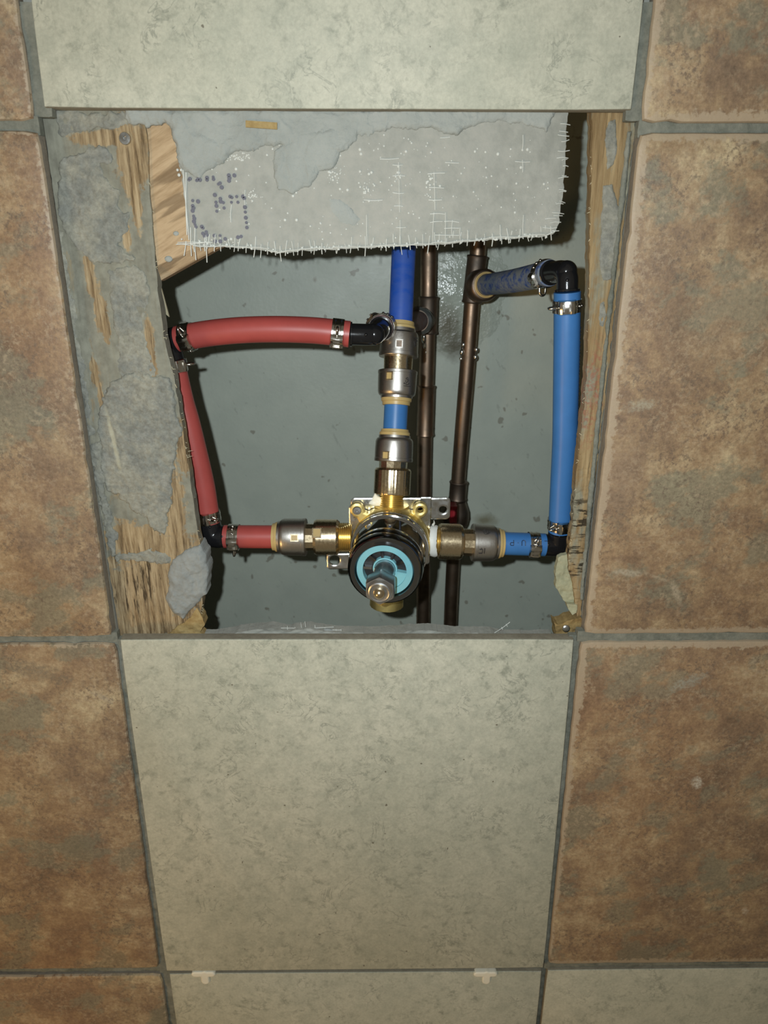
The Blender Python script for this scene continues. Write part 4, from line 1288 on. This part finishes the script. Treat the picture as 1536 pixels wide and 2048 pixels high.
def lug(x, z):
    f = shapes[0](x, z)
    for s in shapes[1:]: f = np.maximum(f, s(x, z))
    return np.minimum(f, np.minimum(np.hypot(x - e1_[0], z - e1_[1]) - 4.5 * k_, np.hypot(x - e2_[0], z - e2_[1]) - 6.2 * k_))


mb = MB(); x0, z1 = fx(690, 1000); x1, z0 = fx(866, 1085)
plate(mb, lug, (x0, x1, z0, z1), .0005, lambda x, z: yl + .0006 * np.clip(1 - lug(x, z) / .0012, 0, 1), yl + .006)
obj('lug_flange', mb, CASTING, val, 40)
mb = MB(); lathe(mb, P(714, 1021, yl), (0, -1, 0), [(-.004, .0030), (.0004, .0030), (.0010, .0026), (.0011, .0010), (.0003, .0008)], 18)
o = obj('screw', mb, ZINC, val, 40)
# bracket plate behind
yb = .0370
bx = lambda x, y: (P(x, y, yb)[0], P(x, y, yb)[2]); kb = depth(P(784, 1040, yb)) / FPX


def rrect(x0, y0, x1, y1, r):
    a, b = bx(x0, y1), bx(x1, y0); r = r * kb

    def f(x, z):
        dx = np.maximum(a[0] + r - x, x - (b[0] - r)); dz = np.maximum(a[1] + r - z, z - (b[1] - r))
        return r - np.hypot(np.maximum(dx, 0), np.maximum(dz, 0)) - np.minimum(np.maximum(dx, dz), 0) * (np.maximum(dx, dz) < 0) * 0
    return lambda x, z: f(x, z)


pl = [rrect(702, 996, 862, 1046, 9), rrect(846, 996, 901, 1039, 8), rrect(700, 1010, 862, 1132, 6), rrect(654, 1108, 720, 1139, 7)]
hl = [(bx(886, 1020), 8 * kb), (bx(669, 1121), 11 * kb), (bx(841, 1021), 6 * kb)]


def br_f(x, z):
    f = pl[0](x, z)
    for s in pl[1:]: f = np.maximum(f, s(x, z))
    for (hx, hz), r in hl: f = np.minimum(f, np.hypot(x - hx, z - hz) - r)
    return f


mb = MB(); x0, z1 = bx(645, 985); x1, z0 = bx(910, 1150)
plate(mb, br_f, (x0, x1, z0, z1), .0005, lambda x, z: yb + .0004 * np.clip(1 - br_f(x, z) / .0008, 0, 1) + .0003 * fbm(x, z, 90, 90, 3, 61) + .0018 * (np.abs(x - bx(852, 1000)[0]) < .0035), yb + .0022)
o = obj('bracket_plate', mb, ZINC, val, 40); o['label'] = 'scratched galvanised bracket plate with screw holes'
mortar([(742, 1001), (750, 988), (764, 996), (772, 1004), (766, 1014), (745, 1012), (736, 1008)], yb - .0005, .0020, 62, WHITE, val, .0008, .0005, .002, .0004, 'sealant_smear', .5, yb + .001)
# threads
for nm, A, B, p0_, p1_, hw, key in (('thread', A2, B2, 704, 678, 29.5, 'px'), ('thread', A3, B3, 846, 877, 30, 'px'), ('thread', A1, B1, 1016, 989, 26, 'py')):
    st = []
    n_ = 7
    for i in range(n_):
        a = p0_ + (p1_ - p0_) * i / n_; b = p0_ + (p1_ - p0_) * (i + .5) / n_
        st += [(a, hw - 1.7), (b, hw)]
    st.append((p1_, hw - 1.7))
    turned(nm, A, B, st, key, THREAD, val, 40, sharp=20)
# tape on the right thread
mb = MB()
cc = A3 + (B3 - A3) / np.linalg.norm(B3 - A3) * on_axis(A3, B3, px=866); u3, e31, e32 = basis(B3 - A3)
Rt = 30.6 * depth(cc) / FPX
view = CAM - cc; view -= u3 * np.dot(view, u3); view /= np.linalg.norm(view); side = np.cross(u3, view)
V_ = []; F_ = []; n_ = 28
for i in range(n_ + 1):
    g = -1.75 + 3.3 * i / n_; off = -.0014 + .0034 * abs(i / n_ - .56) ** 1.6 * 2.2
    wdt = .0025 * (1 - .5 * (i / n_ < .12))
    for o_, l_ in ((-wdt, 0), (-wdt * .4, .0005), (wdt * .6, .0006), (wdt, 0)):
        V_.append(cc + u3 * (off + o_ + .0003 * random.uniform(-1, 1)) + (Rt + l_) * (view * math.cos(-g) + side * math.sin(-g)))
for i in range(n_):
    for k in range(3): F_.append((i * 4 + k, i * 4 + k + 1, i * 4 + 5 + k, i * 4 + 4 + k))
mb.add(V_, F_)
q = P(866, 1050, .036)
tube(mb, [q, q + np.array([.0008, -.001, .002]), q + np.array([.0003, -.002, .0042])], [.0010, .0006, .0002], 6)
obj('thread_tape', mb, TAPE, val, 60)['label'] = 'loose white thread tape'
# cartridge stack: sleeve, cap, rings
mb = MB(); lathe(mb, base, uv, [(.0105, .0255), (.011, .0262), (.0125, .0262), (.013, .0256), (.0145, .0256), (.0150, .0262), (.0165, .0262), (.017, .0252), (.0185, .0252), (.019, .0246), (.030, .0232), (.0325, .0222)], 64)
obj('chrome_sleeve', mb, CHROME, val, 25)
SB = .0470                                    # front of the cap along the axis
mb = MB(); ring(mb, base, uv, [(.029, .0185), (.029, .0232), (.032, .0242), (.0365, .0246), (.038, .0240), (.0392, .0244), (SB - .002, .0236), (SB, .0218), (SB - .0003, .0190), (SB - .004, .0184)], 64)
obj('cap_ring', mb, DARKCHROME, val, 35)
mb = MB(); ring(mb, base, uv, [(SB - .010, .0140), (SB - .010, .0184), (SB - .0045, .0184), (SB - .0022, .0179), (SB - .0022, .0140)], 64)
o = obj('cartridge_ring', mb, CYAN, val, 30); o['label'] = 'pale cyan plastic ring'
mb = MB(); lathe(mb, base, uv, [(SB - .011, .0143), (SB - .0075, .0143)], 40); obj('cartridge_core', mb, BLACKM, val, 30)
_, q1, q2 = basis(uv)
# directions across the face: right and up as seen
fr_ = RIGHT - uv * np.dot(RIGHT, uv); fr_ /= np.linalg.norm(fr_); fu_ = np.cross(fr_, uv)
if np.dot(fu_, DOWN) > 0: fu_ = -fu_
cf = base + uv * (SB - .0056)
for deg in (100, 62, 138, 178, 28, 215):
    g = math.radians(deg); d = fr_ * math.cos(g) + fu_ * math.sin(g)
    mb = MB(); box(mb, cf + d * .0112, (.0056, .0032, .0017), X=d, Y=-uv, Z=np.cross(d, uv)); obj('spoke', mb, CHROME if deg in (178,) else DARKCHROME, val, 30)
# cyan limit stop: filled sector at the lower right
V_ = []; n_ = 14
g0, g1 = math.radians(-8), math.radians(-82)
for yy in (SB - .0078, SB - .0038):
    for i in range(n_ + 1):
        g = g0 + (g1 - g0) * i / n_; d = fr_ * math.cos(g) + fu_ * math.sin(g)
        V_ += [base + uv * yy + d * .0072, base + uv * yy + d * .0145]
F_ = []; m_ = 2 * (n_ + 1)
for i in range(n_):
    F_ += [(2 * i, 2 * i + 1, 2 * i + 3, 2 * i + 2), (m_ + 2 * i, m_ + 2 * i + 2, m_ + 2 * i + 3, m_ + 2 * i + 1), (2 * i, 2 * i + 2, m_ + 2 * i + 2, m_ + 2 * i)]
F_ += [(0, m_, m_ + 1, 1), (2 * n_, 2 * n_ + 1, m_ + 2 * n_ + 1, m_ + 2 * n_)]
mb = MB(); mb.add(V_, F_); obj('limit_stop', mb, CYAN, val, 30)
mb = MB(); ring(mb, base, uv, [(SB - .0078, .0068), (SB - .0078, .0080), (SB - .0046, .0078), (SB - .0046, .0068)], 36); obj('stem_collar', mb, CYAN, val, 30)
# stem and hexagonal driver end
mb = MB(); lathe(mb, base, uv, [(SB - .008, .0066), (LV - .0185, .0066), (LV - .0180, .0060), (LV - .0165, .0060)], 40); obj('stem', mb, STEMC, val, 30)
mb = MB()
hexr = lambda a: 1 / max(math.cos((a + math.pi / 6) % (math.pi / 3) - math.pi / 6), .87) * .93
lathe(mb, base, uv, [(LV - .0175, .0070), (LV - .0168, .0086), (LV - .0155, .0092), (LV - .0070, .0092), (LV - .0058, .0089)], 48, rot=.3, rad=hexr)
lathe(mb, base, uv, [(LV - .0075, .0080), (LV - .0058, .0080), (LV - .0046, .0074), (LV - .0036, .0068), (LV - .0033, .0060), (LV - .0035, .0054), (LV - .0035, .0040)], 48)
obj('hex_end', mb, STEMC, val, 25)
mb = MB(); lathe(mb, base, uv, [(LV - .0040, .0036), (LV - .0022, .0034), (LV - .0008, .0026), (LV, .0012), (LV + .0001, .0003)], 24); obj('stem_screw', mb, BRASS, val, 40)
# plug under the body
mb = MB(); pa, pb = P(774, 1186, .038), P(773, 1210, .038); lp_ = np.linalg.norm(pb - pa)
lathe(mb, pa, pb - pa, [(0, .0095), (.001, .0118), (lp_ - .0006, .0120), (lp_, .0112), (lp_ + .0001, .006)], 40, rad=lambda a: 1 + .015 * (math.sin(a * 24) > 0))
obj('bottom_plug', mb, CASTING, val, 30)
